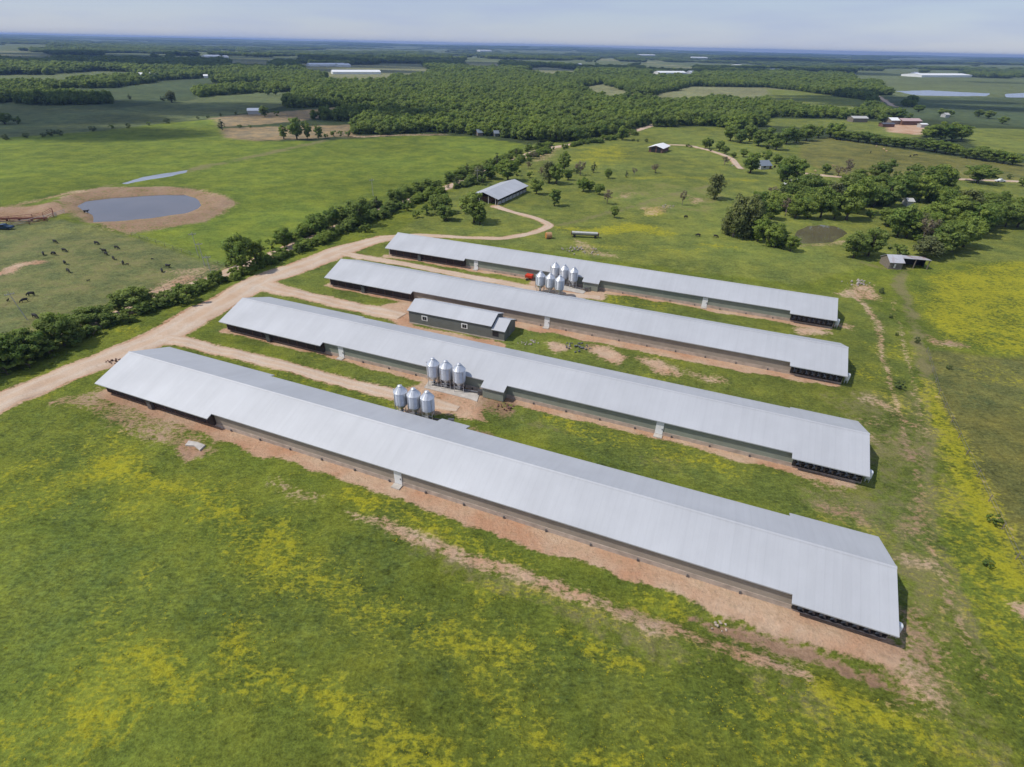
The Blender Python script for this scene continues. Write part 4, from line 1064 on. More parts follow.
# fences
def fence(name, label, pts, step, h, post_mat, rails, rail_mat, rr=.025, pr=.06):
    P = [onland(*q) for q in pts]; root = empty(name, P[0], 0, label, 'fence'); o = P[0]
    pos_ = []
    for a, b in zip(P, P[1:]):
        n = max(1, int((b - a).length / step))
        pos_ += [a.lerp(b, k / n) for k in range(n)]
    pos_.append(P[-1]); pos_ = pos_[:95]
    for q in pos_:
        z = float(hgt(q.x, q.y)); m = MB(); m.tube([(q.x - o.x, q.y - o.y, z - o.z - .3), (q.x - o.x, q.y - o.y, z - o.z + h)], pr, 5); m.build('post', post_mat, root)
    m = MB()
    for f in rails:
        m.tube([(q.x - o.x, q.y - o.y, float(hgt(q.x, q.y)) - o.z + h * f) for q in pos_], rr, 4)
    m.build('rail', rail_mat, root)
fence('cattle_pen', 'rusty red pipe cattle pen with grey panels left of the pond', [(-8, 222.5), (10, 221), (33, 218.5), (44, 217.6), (54, 214.5), (55, 220), (48, 222.5), (30, 225), (8, 227)], 4, 1.5, M['rust'], (.3, .6, .95), M['rust'], .07, .1)
fence('pipe_fence', 'grey panel fence of the cattle pens beside the muddy path', [(12, 226.5), (30, 223), (45, 220.5), (57, 219), (66, 216)], 3, 1.4, M['offwhite'], (.3, .6, .95), M['offwhite'], .06, .08)
fence('wire_fence', 'dark wire fence between the cow pasture and the bright green field', [(132, 236), (165, 246.5), (200, 259), (228, 268.5)], 4.5, 1.3, M['wood'], (.5, .95), M['dark_steel'])
fence('wire_fence', 'wire fence between the cow pasture and the gravel road', [(226, 268), (202, 278.5), (165, 291.5), (130, 303), (90, 318), (50, 331)], 5, 1.3, M['wood'], (.5, .95), M['dark_steel'])
fence('wire_fence', 'wire fence along the mown field on the right', [(926, 352), (938, 395), (966, 455), (1001, 530), (1032, 592)], 4.5, 1.25, M['wood'], (.5, .95), M['dark_steel'])
fb = empty('feed_bunk', onland(20, 221.5), rad(6), 'long rusty red feed bunk inside the cattle pen', 'feed bunk')
m = MB(); m.prism([(-.5, .7), (-.6, 1.1), (-.5, 1.1), (-.42, .78), (.42, .78), (.5, 1.1), (.6, 1.1), (.5, .7)], 'x', -9, 9); m.build('trough', M['rust'], fb)
m = MB()
for x in (-8, -4, 0, 4, 8): m.box(x - .1, x + .1, -.4, .4, -.2, .695)
m.build('support', M['rust'], fb)

# ------------------------------------------------------------------ cattle
def cow_mesh(name, graze, mat):
    V, E, Rr = [], [], []
    def add(p, r, par=None):
        V.append(p); Rr.append(r)
        if par is not None: E.append((par, len(V) - 1))
        return len(V) - 1
    c0 = add((0, 0, 1.02), (.36, .40))
    sh_ = add((.62, 0, 1.05), (.32, .38), c0); hip = add((-.62, 0, 1.08), (.30, .34), c0); rump = add((-.85, 0, 1.12), (.22, .25), hip)
    if graze: nk = add((1.0, 0, .85), (.17, .21), sh_); hd = add((1.22, 0, .45), (.13, .14), nk); mz = add((1.34, 0, .16), (.085, .085), hd)
    else: nk = add((1.0, 0, 1.28), (.17, .21), sh_); hd = add((1.3, 0, 1.42), (.13, .14), nk); mz = add((1.58, 0, 1.28), (.085, .085), hd)
    for s in (-1, 1):
        a = add((.58, s * .2, .72), (.13, .13), sh_); b = add((.60, s * .2, .40), (.075, .075), a); c = add((.58, s * .2, .05), (.06, .06), b)
        a = add((-.62, s * .2, .74), (.17, .16), hip); b = add((-.74, s * .2, .42), (.08, .08), a); c = add((-.68, s * .2, .05), (.06, .06), b)
        add((hd and V[hd][0] - .05, s * .2, V[hd][2] + .08), (.04, .05), hd)
    t1 = add((-1.0, 0, .95), (.045, .045), rump); add((-1.02, 0, .45), (.05, .05), t1)
    me = bpy.data.meshes.new(name); me.from_pydata(V, E, [])
    o = bpy.data.objects.new(name, me); COL.objects.link(o)
    md = o.modifiers.new('skin', 'SKIN'); md.use_smooth_shade = True
    for i, sv in enumerate(me.skin_vertices[0].data): sv.radius = Rr[i]; sv.use_root = (i == 0)
    s2 = o.modifiers.new('sub', 'SUBSURF'); s2.levels = s2.render_levels = 1
    dg = bpy.context.evaluated_depsgraph_get(); m2 = bpy.data.meshes.new_from_object(o.evaluated_get(dg))
    bpy.data.objects.remove(o); bpy.data.meshes.remove(me)
    m2.name = name; m2.materials.clear(); m2.materials.append(mat); m2.shade_smooth(); return m2
CG, CS = cow_mesh('grazing_cow', True, M['hide_black']), cow_mesh('standing_cow', False, M['hide_black'])
TG, TS = cow_mesh('grazing_tan_cow', True, M['hide_tan']), cow_mesh('standing_tan_cow', False, M['hide_tan'])
rc = random.Random(4)
def cow(px, py, rz, mesh, label, group, sc=1.0):
    o = bpy.data.objects.new('cow', mesh); COL.objects.link(o); o.location = onland(px, py); o.rotation_euler = (0, 0, rad(rz)); o.scale = (sc * .70,) * 3
    tag(o, label, 'cow', group)
G1 = 'black cattle grazing in the pasture below the pond'
for px, py, rz, mesh, lb, sc in [
 (55.5, 243, -20, CG, 'black cow grazing nearest the cattle pens', 1.15), (44, 255.5, -50, CG, 'black cow at the far left of the upper group of cattle', 1.1),
 (54.5, 255.5, 165, CG, 'black cow standing between two others in the upper left group', 1.2), (65, 252.3, -15, CG, 'black cow at the right of the upper left group', 1.15),
 (65.5, 264.5, -40, CS, 'black cow below the upper left group', 1.15), (69, 273, -35, CG, 'black cow lowest of the upper left group', 1.2),
 (97, 244.6, -12, CG, 'black cow at the top left of the right group of cattle', 1.15), (117, 249, -12, CG, 'black cow at the top right of the right group of cattle', 1.1),
 (104.5, 252.3, 170, CS, 'black cow standing close in front of another in the right group', 1.2), (106.5, 255.2, -30, CG, 'black cow half hidden behind its neighbour in the right group', 1.1),
 (114, 259.8, -45, CG, 'black cow below the middle of the right group', 1.1), (123.5, 264.5, -60, CG, 'black cow with a calf beside it', 1.1),
 (128, 265.5, -20, CS, 'black calf beside a cow', .6), (152.5, 259.8, 0, CS, 'lone black calf in the right of the pasture', .5),
 (168.3, 267.5, -20, CS, 'black cow nearest the pasture corner fence', 1.2), (162.3, 271.8, -60, CG, 'black cow facing down beside another near the pasture corner', 1.1),
 (32, 296.5, -165, CG, 'large black cow grazing in the near left of the pasture', 1.2), (25, 302, -130, CG, 'black cow grazing below the large one, near the leaning pole', 1.1),
 (36, 318.5, -20, CG, 'black cow nearest the hedgerow trees', 1.2), (8.5, 301.5, 100, CS, 'small black calf at the left edge of the pasture', .6), (88.5, 281.5, 30, CS, 'small black calf lying in the open middle pasture', .5),
 (86.5, 212.8, 10, CS, 'black cow wading at the edge of the pond', 1.2)]:
    cow(px, py, rz, mesh, lb, G1, sc)
for px, py, mesh, lb in [(910, 157, CG, 'leftmost of three black cows on the upper right field'), (913.5, 156.2, CS, 'middle of three black cows on the upper right field'), (916, 156, CG, 'rightmost of three black cows on the upper right field'),
                         (870.5, 153, CG, 'lone dark cow left of the tan cattle'), (685.5, 218, CG, 'dark animal grazing below the thin bare tree'), (698, 236.5, CG, 'dark cow by the willow group'), (715.5, 237.5, CG, 'dark cow under the willow group edge')]:
    cow(px, py, rc.uniform(0, 360), mesh, lb, 'cattle on the upper right fields', 1.1)
for px, py, mesh, lb in [(883.5, 150, TG, 'tan cow uppermost by the hedge on the upper right field'), (886, 152, TS, 'tan cow below another by the hedge on the upper right field'), (876, 147, TG, 'pale cow under the hedge on the upper right field'), (833, 167, TS, 'tan cow near the small bush on the upper right field'), (815, 172, TG, 'tan cow left of the small bush on the upper right field')]:
    cow(px, py, rc.uniform(0, 360), mesh, lb, 'cattle on the upper right fields', 1.1)
# ------------------------------------------------------------------ trees
def crown_mesh(name, kind, seed, mat):
    """a crown of small leaf sprays gathered in uneven clumps; built for a tree 10 m tall"""
    r = np.random.default_rng(seed)
    P = dict(round=(3.9, 4.6, 5.2, 40, 150, .22), tall=(2.9, 4.8, 5.1, 34, 150, .22), wide=(5.0, 4.5, 5.2, 52, 140, .22),
             cedar=(2.5, 4.9, 4.8, 24, 130, .22), willow=(3.4, 4.9, 4.9, 30, 140, .23), bare=(3.2, 3.8, 5.8, 16, 45, .20), shrub=(5.2, 5.2, 4.4, 20, 130, .32))[kind]
    rx, rz, cz, nl, npl, ls = P
    C, Rr = [], []
    while len(C) < nl:
        p = r.uniform(-1, 1, 3); d = np.linalg.norm(p)
        if d > 1 or d < .25: continue
        k = 1.0
        if kind == 'cedar': k = max(.12, 1.02 - .5 * (p[2] + 1)) ** .8 * 1.15
        if kind == 'round' or kind == 'wide': k = 1.0 if p[2] > -.5 else .85
        q = np.array([p[0] * rx * k * .80, p[1] * rx * k * .80, cz + p[2] * rz * .82])
        if C and min(np.linalg.norm(q - c) for c in C) < .9 and r.random() < .7: continue
        C.append(q); Rr.append(r.uniform(.18, .38) * min(rx, 3.8) * (.65 if kind == 'cedar' else 1) * (1.15 - .3 * d))
    vs_, tint, nv = [], [], []
    cc = np.array([0, 0, cz * .75])
    for c, rr in zip(C, Rr):
        n = int(npl * (rr / 1.3) ** 1.3) + 12
        d = r.normal(size=(n, 3)); d /= np.linalg.norm(d, axis=1)[:, None]; d[:, 2] = d[:, 2] * .9 + .12
        pos = c + d * rr * r.uniform(.55, 1.12, (n, 1)) * np.array([1, 1, .85])
        if kind == 'willow': pos[:, 2] -= r.exponential(.5, n)
        nrm = d + r.normal(size=(n, 3)) * .55; nrm /= np.linalg.norm(nrm, axis=1)[:, None]
        a = np.cross(nrm, r.normal(size=(n, 3))); a /= np.linalg.norm(a, axis=1)[:, None] + 1e-9; b = np.cross(nrm, a)
        s = ls * r.uniform(.6, 1.35, (n, 1)); asp = r.uniform(.55, 1.0, (n, 1))
        bend = nrm * s * .25
        q = np.stack([pos - a * s - b * s * asp * .4 - bend, pos + a * s * .3 - b * s * asp, pos + a * s + b * s * asp * .5 - bend, pos - a * s * .2 + b * s * asp], 1)
        lt = np.clip(r.normal(.35, .2) + r.normal(0, .16, n), 0, 1)
        out = (pos - cc) / np.array([rx, rx, rz]); out /= np.linalg.norm(out, axis=1)[:, None] + 1e-9
        sn = d * .55 + out * .45 + np.array([0, 0, .22]) + nrm * .30; sn /= np.linalg.norm(sn, axis=1)[:, None]
        nv.append(np.repeat(sn, 4, 0)); vs_.append(q.reshape(-1, 3)); tint.append(np.repeat(lt, 4))
    V = np.concatenate(vs_); V[:, 2] = np.maximum(V[:, 2], .12); T = np.concatenate(tint)
    F = np.arange(len(V)).reshape(-1, 4)
    me = bpy.data.meshes.new(name)
    me.vertices.add(len(V)); me.vertices.foreach_set('co', V.astype(np.float32).ravel())
    me.loops.add(F.size); me.loops.foreach_set('vertex_index', F.astype(np.int32).ravel())
    me.polygons.add(len(F)); me.polygons.foreach_set('loop_start', np.arange(0, F.size, 4, dtype=np.int32)); me.update(calc_edges=True)
    at_ = me.attributes.new('tint', 'FLOAT_COLOR', 'POINT'); at_.data.foreach_set('color', np.repeat(T[:, None], 4, 1).astype(np.float32).ravel())
    me.shade_smooth(); me.normals_split_custom_set_from_vertices(np.concatenate(nv).tolist())
    me.materials.append(mat); return me, C

def trunk_mesh(name, kind, C, seed, mat):
    r = random.Random(seed); m = MB()
    top = {'shrub': 2.5, 'cedar': 7.5, 'bare': 6.5}.get(kind, 5.2); base = {'shrub': .3, 'bare': .2}.get(kind, .30)
    f = .45 if kind != 'shrub' else .1
    pts = [(0, 0, -.4), (.05, .03, top * .3), (r.uniform(-.2, .2), r.uniform(-.2, .2), top * .65), (r.uniform(-.3, .3), r.uniform(-.3, .3), top)]
    m.tube(pts, [base * 1.3, base, base * .7, base * .35], 7)
    for c in C[: (9 if kind == 'bare' else 6)]:
        z = min(top * .9, max(.5, c[2] * r.uniform(.35, .6))); s = z / top
        m.tube([(0, 0, z), tuple(Vector((0, 0, z)).lerp(Vector(c), .5) + Vector((0, 0, .3))), tuple(c)], [base * .5, base * .3, base * .1], 5)
    if kind == 'bare':
        for k in range(26):
            c = Vector(C[k % len(C)]); d = Vector((r.uniform(-1, 1), r.uniform(-1, 1), r.uniform(-.2, 1))).normalized() * r.uniform(.9, 1.9)
            q = Vector((0, 0, 3.2)).lerp(c, .6); m.tube([tuple(q), tuple(c), tuple(c + d)], [.09, .06, .03], 4)
    bmesh.ops.recalc_face_normals(m.b, faces=m.b.faces)
    me = bpy.data.meshes.new(name); m.b.to_mesh(me); m.b.free(); me.materials.append(mat); me.shade_smooth(); return me

KINDS = {}
for kind, mat, nvar in [('round', 'leaf', 4), ('tall', 'leaf', 3), ('wide', 'leaf', 3), ('cedar', 'leaf_dark', 2), ('willow', 'leaf_pale', 2), ('bare', 'leaf_brown', 2), ('shrub', 'leaf', 3), ('dshrub', 'leaf_dark', 2)]:
    KINDS[kind] = []
    for v in range(nvar):
        sd_ = 100 * len(KINDS) + v; kk = 'shrub' if kind == 'dshrub' else kind
        cm, C = crown_mesh('crown', kk, sd_, M[mat]); tm = trunk_mesh('trunk', kk, C, sd_, M['grey_bark' if kind == 'bare' else 'bark'])
        KINDS[kind].append((cm, tm))
TREE_N = 0
CROWN_SRC = {}
tr_ = random.Random(21)
NAMES = dict(round='broadleaf_tree', tall='broadleaf_tree', wide='broadleaf_tree', cedar='cedar_tree', willow='willow_tree', bare='bare_tree', shrub='shrub', dshrub='cedar_shrub')
WID = dict(round=8.6, tall=6.5, wide=11.0, cedar=5.4, willow=7.8, bare=7.2, shrub=10.5, dshrub=10.5)

def tree_at(p, h, kind, label, group, wscale=1.0):
    global TREE_N
    var = TREE_N % len(KINDS[kind]); TREE_N += 1
    cm, tm = KINDS[kind][var]
    root = empty(NAMES[kind], p, tr_.uniform(0, 6.28), label, 'shrub' if kind in ('shrub', 'dshrub') else 'tree', group)
    s = h / 10.0; root.scale = (s * wscale, s * wscale, s)
    c = bpy.data.objects.new('crown', cm); COL.objects.link(c); c.parent = root
    t_ = bpy.data.objects.new('trunk', tm); COL.objects.link(t_); t_.parent = root
    CROWN_SRC.setdefault(kind, {})[var] = c
    return root

LOOK = dict(round='round leafy tree', tall='tall leafy tree', wide='broad spreading tree', cedar='dark upright cedar', willow='pale feathery tree', bare='bare brownish tree', shrub='low leafy shrub', dshrub='small dark bush')
ORD = ['first', 'second', 'third', 'fourth', 'fifth', 'sixth', 'seventh', 'eighth', 'ninth', 'tenth', 'eleventh', 'twelfth']
def row(place, group, items):
    """a stand of trees: (px, base row, top row, kind[, width px])"""
    cnt = {}
    for it in sorted(items): cnt.setdefault(it[3], []).append(it)
    for kind, L in cnt.items():
        for n, it in enumerate(L):
            p = onland(it[0], it[1]); h = max(rise(p, it[2]), 1.0)
            d = (p - Vector((0, 0, CAM_H))).length
            ws = 1.0
            if len(it) > 4: ws = it[4] * d / FPX / (WID[kind] * h / 10)
            elif kind in ('round', 'tall', 'willow', 'cedar'): ws = 1.12 if h < 9 else 1.0
            ws = min(max(ws * 1.06, .6), 2.0)
            if kind in ('shrub', 'dshrub'): ws = min(ws, 1.25) if kind == 'shrub' else min(ws, 1.3)
            if len(L) == 1: lb = f'the only {LOOK[kind]} {place}'
            elif n == len(L) - 1 and len(L) > 2: lb = f'{LOOK[kind]} {place}, rightmost such'
            elif n < 12: lb = f'{LOOK[kind]} {place}, {ORD[n]} such from the left'
            else: lb = f'{LOOK[kind]} {place}, {ORD[len(L) - 1 - n] if len(L) - 1 - n < 12 else "middle"} such from the right'
            tree_at(p, h, kind, lb, group, ws)

row('in the roadside hedgerow', 'trees of the roadside hedgerow', [
 (4, 367, 332, 'round', 30), (24, 362, 329, 'wide', 39), (39, 356, 327, 'tall', 25), (52, 351, 329, 'shrub', 34), (65, 346, 311, 'round', 30), (86, 327, 309, 'wide', 34), (102, 323, 304, 'round', 29),
 (121, 312, 292, 'tall', 20), (136, 309, 287, 'round', 30), (146, 304, 287, 'tall', 22), (187, 303, 282, 'shrub', 26), (243, 271, 231, 'round', 29), (257, 265, 235, 'tall', 20),
 (273, 250, 237, 'shrub', 18), (285, 248, 226, 'round', 18), (230, 267, 258, 'shrub', 14), (168, 302, 288, 'shrub', 22), (205, 290, 279, 'shrub', 18), (217, 283, 270, 'round', 16), (-12, 375, 339, 'wide', 43)])
row('in undergrowth beside the drive', 'low shrubs of the roadside hedgerow', [
 (8, 375, 359, 'shrub', 25), (30, 367, 351, 'shrub', 27), (52, 358, 343, 'shrub', 25), (74, 347, 334, 'shrub', 22), (94, 336, 323, 'shrub', 21), (113, 325, 313, 'shrub', 19), (131, 317, 305, 'shrub', 19),
 (150, 310, 298, 'shrub', 18), (168, 301, 290, 'shrub', 18), (203, 289, 281, 'shrub', 15), (218, 283, 275, 'shrub', 15), (234, 276, 266, 'shrub', 16), (252, 269, 258, 'shrub', 16), (268, 265, 254, 'shrub', 16), (284, 257, 246, 'shrub', 16), (300, 251, 241, 'shrub', 15), (312, 246, 236, 'shrub', 15), (326, 240, 231, 'shrub', 13)])
row('in the hedgerow by the barn', 'trees of the hedgerow near the open barn', [
 (285, 241, 227, 'round', 16), (298, 243, 231, 'tall', 10), (318, 236, 211, 'round', 26), (333, 228, 206, 'round', 18), (342, 222, 204, 'tall', 16), (360, 226, 195, 'round', 28), (352, 231, 216, 'shrub', 20), (377, 208, 195, 'cedar', 15), (371, 219, 208, 'shrub', 18), (398, 206, 186, 'round', 22), (391, 212, 200, 'round', 16),
 (383, 219, 208, 'shrub', 18), (366, 232, 221, 'shrub', 18), (405, 196, 185, 'round', 14), (418, 192, 180, 'round', 14), (428, 188, 177, 'tall', 10), (432, 201, 185, 'wide', 20), (441, 213, 191, 'wide', 28), (446, 220, 203, 'round', 22), (427, 215, 203, 'shrub', 18), (416, 218, 209, 'shrub', 18), (407, 211, 202, 'shrub', 18), (435, 208, 196, 'round', 18),
 (450, 182, 171, 'round', 12), (460, 178, 166, 'round', 14), (457, 187, 175, 'cedar', 13), (467, 174, 162, 'cedar', 11), (471, 184, 172, 'shrub', 16), (479, 182, 162, 'willow', 14), (483, 185, 171, 'shrub', 12), (489, 179, 163, 'round', 18), (487, 169, 158, 'cedar', 9), (497, 167, 151, 'cedar', 13), (508, 181, 158, 'round', 24), (503, 174, 158, 'round', 15),
 (516, 156, 147, 'cedar', 10), (527, 151, 143, 'cedar', 8), (521, 161, 153, 'cedar', 8), (538, 148, 139, 'cedar', 10), (549, 151, 143, 'cedar', 9), (533, 159, 150, 'bare', 11), (528, 169, 161, 'bare', 9), (474, 222, 190, 'round', 30), (480, 224, 206, 'round', 16), (465, 214, 200, 'bare', 12), (517, 176, 168, 'shrub', 12)])
row('on the barn pasture', 'scattered pasture trees by the open barn', [
 (536.5, 194, 177, 'round', 16), (554.5, 206, 187, 'tall', 14), (549, 183, 158, 'willow', 18), (556, 184, 162, 'round', 18), (564, 171, 149, 'tall', 14), (568, 180, 168, 'round', 11), (580, 175.5, 158, 'bare', 12), (577, 173, 163, 'cedar', 9), (593.7, 172.5, 160, 'cedar', 9), (608, 178.5, 167, 'round', 9), (626.3, 177.5, 169, 'cedar', 5), (634, 175, 166, 'bare', 6),
 (655.5, 173, 163, 'bare', 11), (583, 191.5, 176, 'wide', 16), (599, 194.5, 182, 'wide', 13), (590, 191, 180, 'round', 12), (607, 204, 188, 'bare', 12), (614, 218, 205, 'round', 10), (541, 176, 166, 'bare', 10), (530, 178, 170, 'shrub', 9)])
row('around the white shelter', 'scattered trees around the white shelter', [
 (646, 142, 138, 'dshrub', 5), (633, 141, 137.5, 'dshrub', 6), (638, 141.5, 138.5, 'dshrub', 6), (622, 140, 125, 'round', 12), (705, 148.5, 136, 'round', 9), (709.5, 148.5, 138, 'round', 7), (719, 151, 139, 'round', 9), (724.5, 154, 145, 'round', 9), (687.5, 147, 143, 'dshrub', 4), (691, 147.5, 144.5, 'dshrub', 3), (733, 157.5, 151.5, 'round', 7), (724, 165, 155.5, 'bare', 10), (743, 157, 148, 'round', 9), (750, 173, 149, 'round', 20), (766, 161, 149.5, 'round', 11), (776, 164, 153, 'round', 10),
 (714, 199, 170, 'willow', 20), (682, 205, 187, 'bare', 7), (710, 151, 148, 'dshrub', 4)])
row('in the muddy pond grove', 'trees of the wooded grove', [
 (733, 237, 190, 'willow', 26), (745, 238, 187, 'willow', 24), (754, 224, 186, 'round', 24), (726, 234, 212, 'willow', 16), (757, 241, 214, 'round', 20), (766, 246, 222, 'shrub', 16), (774, 248, 221, 'round', 18), (790, 251, 235, 'round', 16), (781, 247, 228, 'round', 16), (771, 219, 200, 'round', 18), (772, 195, 185, 'bare', 12), (787, 180, 153, 'round', 24), (796, 181, 158, 'round', 18), (782, 181, 160, 'round', 16),
 (808, 196, 172, 'wide', 24), (822, 196, 178, 'round', 18), (825, 174, 163, 'round', 9), (838, 176, 164, 'bare', 10), (845, 176, 157, 'bare', 10), (795, 218, 196, 'round', 18), (785, 216, 196, 'bare', 13), (807, 219, 199, 'round', 18), (820, 218, 184, 'wide', 26), (834, 219, 188, 'round', 22), (846, 220, 180, 'round', 24), (857, 214, 172, 'round', 24), (813, 206, 186, 'round', 20), (833, 203, 180, 'willow', 18), (870, 218, 207, 'shrub', 16), (865, 206, 184, 'round', 22),
 (853, 258, 230, 'round', 24), (868, 256, 226, 'round', 24), (860, 252, 232, 'round', 22), (896, 258, 241, 'shrub', 24), (883, 178.5, 157, 'round', 17), (874.5, 177.5, 163, 'round', 14), (912, 181, 163, 'round', 16), (930, 192, 163, 'round', 20), (941, 191, 164, 'round', 20), (858, 182, 168, 'round', 14), (858, 201, 182, 'round', 18), (873, 207, 184, 'wide', 26), (888, 206, 180, 'round', 22), (899, 201, 172, 'round', 22), (918, 202, 172, 'round', 24), (907, 190, 168, 'round', 18),
 (932, 227, 200, 'wide', 30), (897, 237, 203, 'round', 26), (888, 226, 206, 'round', 20), (906, 238, 212, 'round', 22), (913, 233, 208, 'willow', 20), (921, 243, 212, 'bare', 16), (926, 241, 215, 'willow', 18), (941, 253, 220, 'round', 26), (951, 251, 217, 'round', 24), (963, 247, 214, 'round', 24), (924, 258, 234, 'willow', 24), (935, 256, 232, 'round', 22), (973, 236, 203, 'round', 24), (983, 231, 200, 'round', 22), (994, 227, 200, 'wide', 24), (1005, 227, 202, 'round', 20), (1017, 227, 202, 'round', 22), (1030, 229, 202, 'round', 24), (966, 211, 187, 'willow', 22), (955, 222, 194, 'round', 24), (984, 209, 195, 'round', 16), (977, 183, 163, 'wide', 33), (1009, 178.5, 173, 'dshrub', 6), (1022, 186, 176, 'round', 8), (946, 208, 188, 'round', 20), (880, 192, 172, 'round', 18), (845, 196, 172, 'round', 18), (1000, 210, 198, 'shrub', 16), (1018, 206, 198, 'shrub', 16)])
row('in the hedge below the farmyard', 'trees of the long field hedge', [
 (730, 141, 124, 'round', 15), (740, 143, 127, 'round', 14), (749, 142, 122, 'round', 14), (758, 146, 128, 'round', 16), (767, 147, 126, 'round', 16), (776, 150, 130, 'round', 15), (768, 149, 138, 'shrub', 14), (786, 144, 125, 'round', 18), (796, 143, 127, 'round', 15), (806, 141, 123, 'round', 16), (818, 138, 124, 'tall', 9), (830, 137.5, 121, 'round', 14), (836, 139, 122, 'round', 12), (840, 140, 128, 'round', 14), (850, 141, 131, 'round', 14), (858, 142, 130, 'round', 14), (866, 143, 131, 'round', 14), (876, 144.5, 133, 'round', 14), (886, 146, 135, 'round', 13), (895, 147, 137, 'round', 13), (904, 148, 136, 'round', 15), (914, 149, 138, 'round', 14), (924, 150.5, 137, 'round', 15), (934, 152, 138, 'round', 15), (945, 154, 141, 'round', 14), (953, 155, 143, 'round', 13), (930, 140, 124, 'round', 15), (940, 141, 121, 'round', 17), (951, 141, 122, 'round', 17), (961, 140, 124, 'round', 14), (926, 137, 126, 'round', 12),
 (966, 158, 147, 'round', 13), (975, 159, 146, 'round', 15), (985, 161, 147, 'round', 14), (994, 162, 148, 'round', 14), (1003, 163.5, 150, 'round', 14), (1012, 165, 153, 'round', 14), (980, 157, 145, 'round', 12), (882, 123, 113, 'round', 12), (918, 112, 104, 'round', 12), (941, 115.5, 108, 'round', 11), (948, 116.5, 109, 'round', 9), (978, 117, 108.5, 'round', 9), (988, 118.5, 110, 'round', 11), (1002, 124, 116, 'round', 12)])
row('beyond the bright green field', 'bushes along the far field edge', [
 (6, 140, 133, 'dshrub', 14), (27, 138, 132, 'dshrub', 13), (44, 137, 132, 'dshrub', 7), (52.5, 136, 128, 'dshrub', 8), (60, 135.5, 129, 'dshrub', 7), (93, 131.5, 125, 'dshrub', 8), (112, 129, 123.5, 'shrub', 11), (129, 128, 122.5, 'dshrub', 9), (149, 125.5, 121, 'shrub', 9), (167, 123.5, 117, 'dshrub', 12), (198, 119, 115.5, 'dshrub', 7), (208, 118, 114.5, 'dshrub', 5), (221, 116.5, 111.5, 'cedar', 5), (236, 114.5, 111, 'dshrub', 4), (251, 113, 106.5, 'cedar', 5),
 (222.5, 130, 117.5, 'cedar', 9), (240, 128, 123, 'shrub', 9), (250, 128, 124, 'shrub', 7), (265, 117, 105, 'round', 10), (277, 116, 110, 'shrub', 8), (268, 95, 88.5, 'round', 7), (276, 95, 88.5, 'round', 7), (172, 102.5, 89.5, 'willow', 10), (164, 101, 95, 'dshrub', 5), (130, 100, 93, 'cedar', 5), (5, 124, 111, 'round', 16), (18, 124, 114, 'shrub', 16),
 (284, 139, 123, 'tall', 9), (297, 139.5, 114, 'round', 16), (308, 139, 118, 'tall', 10), (319, 139, 124, 'tall', 9), (334, 137, 129, 'shrub', 12), (341, 136, 130, 'shrub', 10), (348, 136.5, 129, 'shrub', 12), (326, 138, 132, 'shrub', 9)])
row('beyond the house ends', 'small bushes beyond the house ends', [
 (880.5, 293, 287, 'dshrub', 6), (889.8, 318, 314, 'dshrub', 4), (896.5, 335, 332, 'dshrub', 3), (916.5, 343, 336, 'dshrub', 5), (899, 387, 379, 'dshrub', 10), (987, 565, 558, 'shrub', 10), (992, 524, 514, 'shrub', 12), (948, 370, 366, 'dshrub', 5)])

# ------------------------------------------------------------------ woods
r = np.random.default_rng(8)
NOTREE = [P for _, P in FIELD_XY]
def scatter(r0, r1, sp):
    A = rad(50); n = int((r1 * 2.2) / sp)
    gx = np.arange(-r1 * .9, r1 * .9, sp); gy = np.arange(max(60, r0 * .55), r1, sp)
    X, Y = np.meshgrid(gx, gy); X = X.ravel() + r.uniform(-.5, .5, X.size) * sp; Y = Y.ravel() + r.uniform(-.5, .5, Y.size) * sp
    R_ = np.hypot(X, Y); k = (R_ > r0) & (R_ < r1) & (np.abs(np.arctan2(X, Y)) < A)
    return X[k], Y[k]
WOOD_FRONT = W([(-60, 100), (-60, 30), (1090, 30), (1090, 128), (1024, 128), (965, 124), (955, 121), (935, 119), (915, 119), (850, 119), (768, 117), (760, 126), (728, 133), (717, 126), (687, 126), (640, 128), (622, 137.5), (607, 140), (564, 144.5),
                (537, 141.5), (506, 138.5), (471, 135), (426, 132.5), (381, 134.5), (353, 135), (350, 127), (356, 121), (326, 121), (312, 119), (345, 113), (398, 110), (402, 105), (330, 107), (290, 108), (284, 106), (298, 98), (256, 80)])
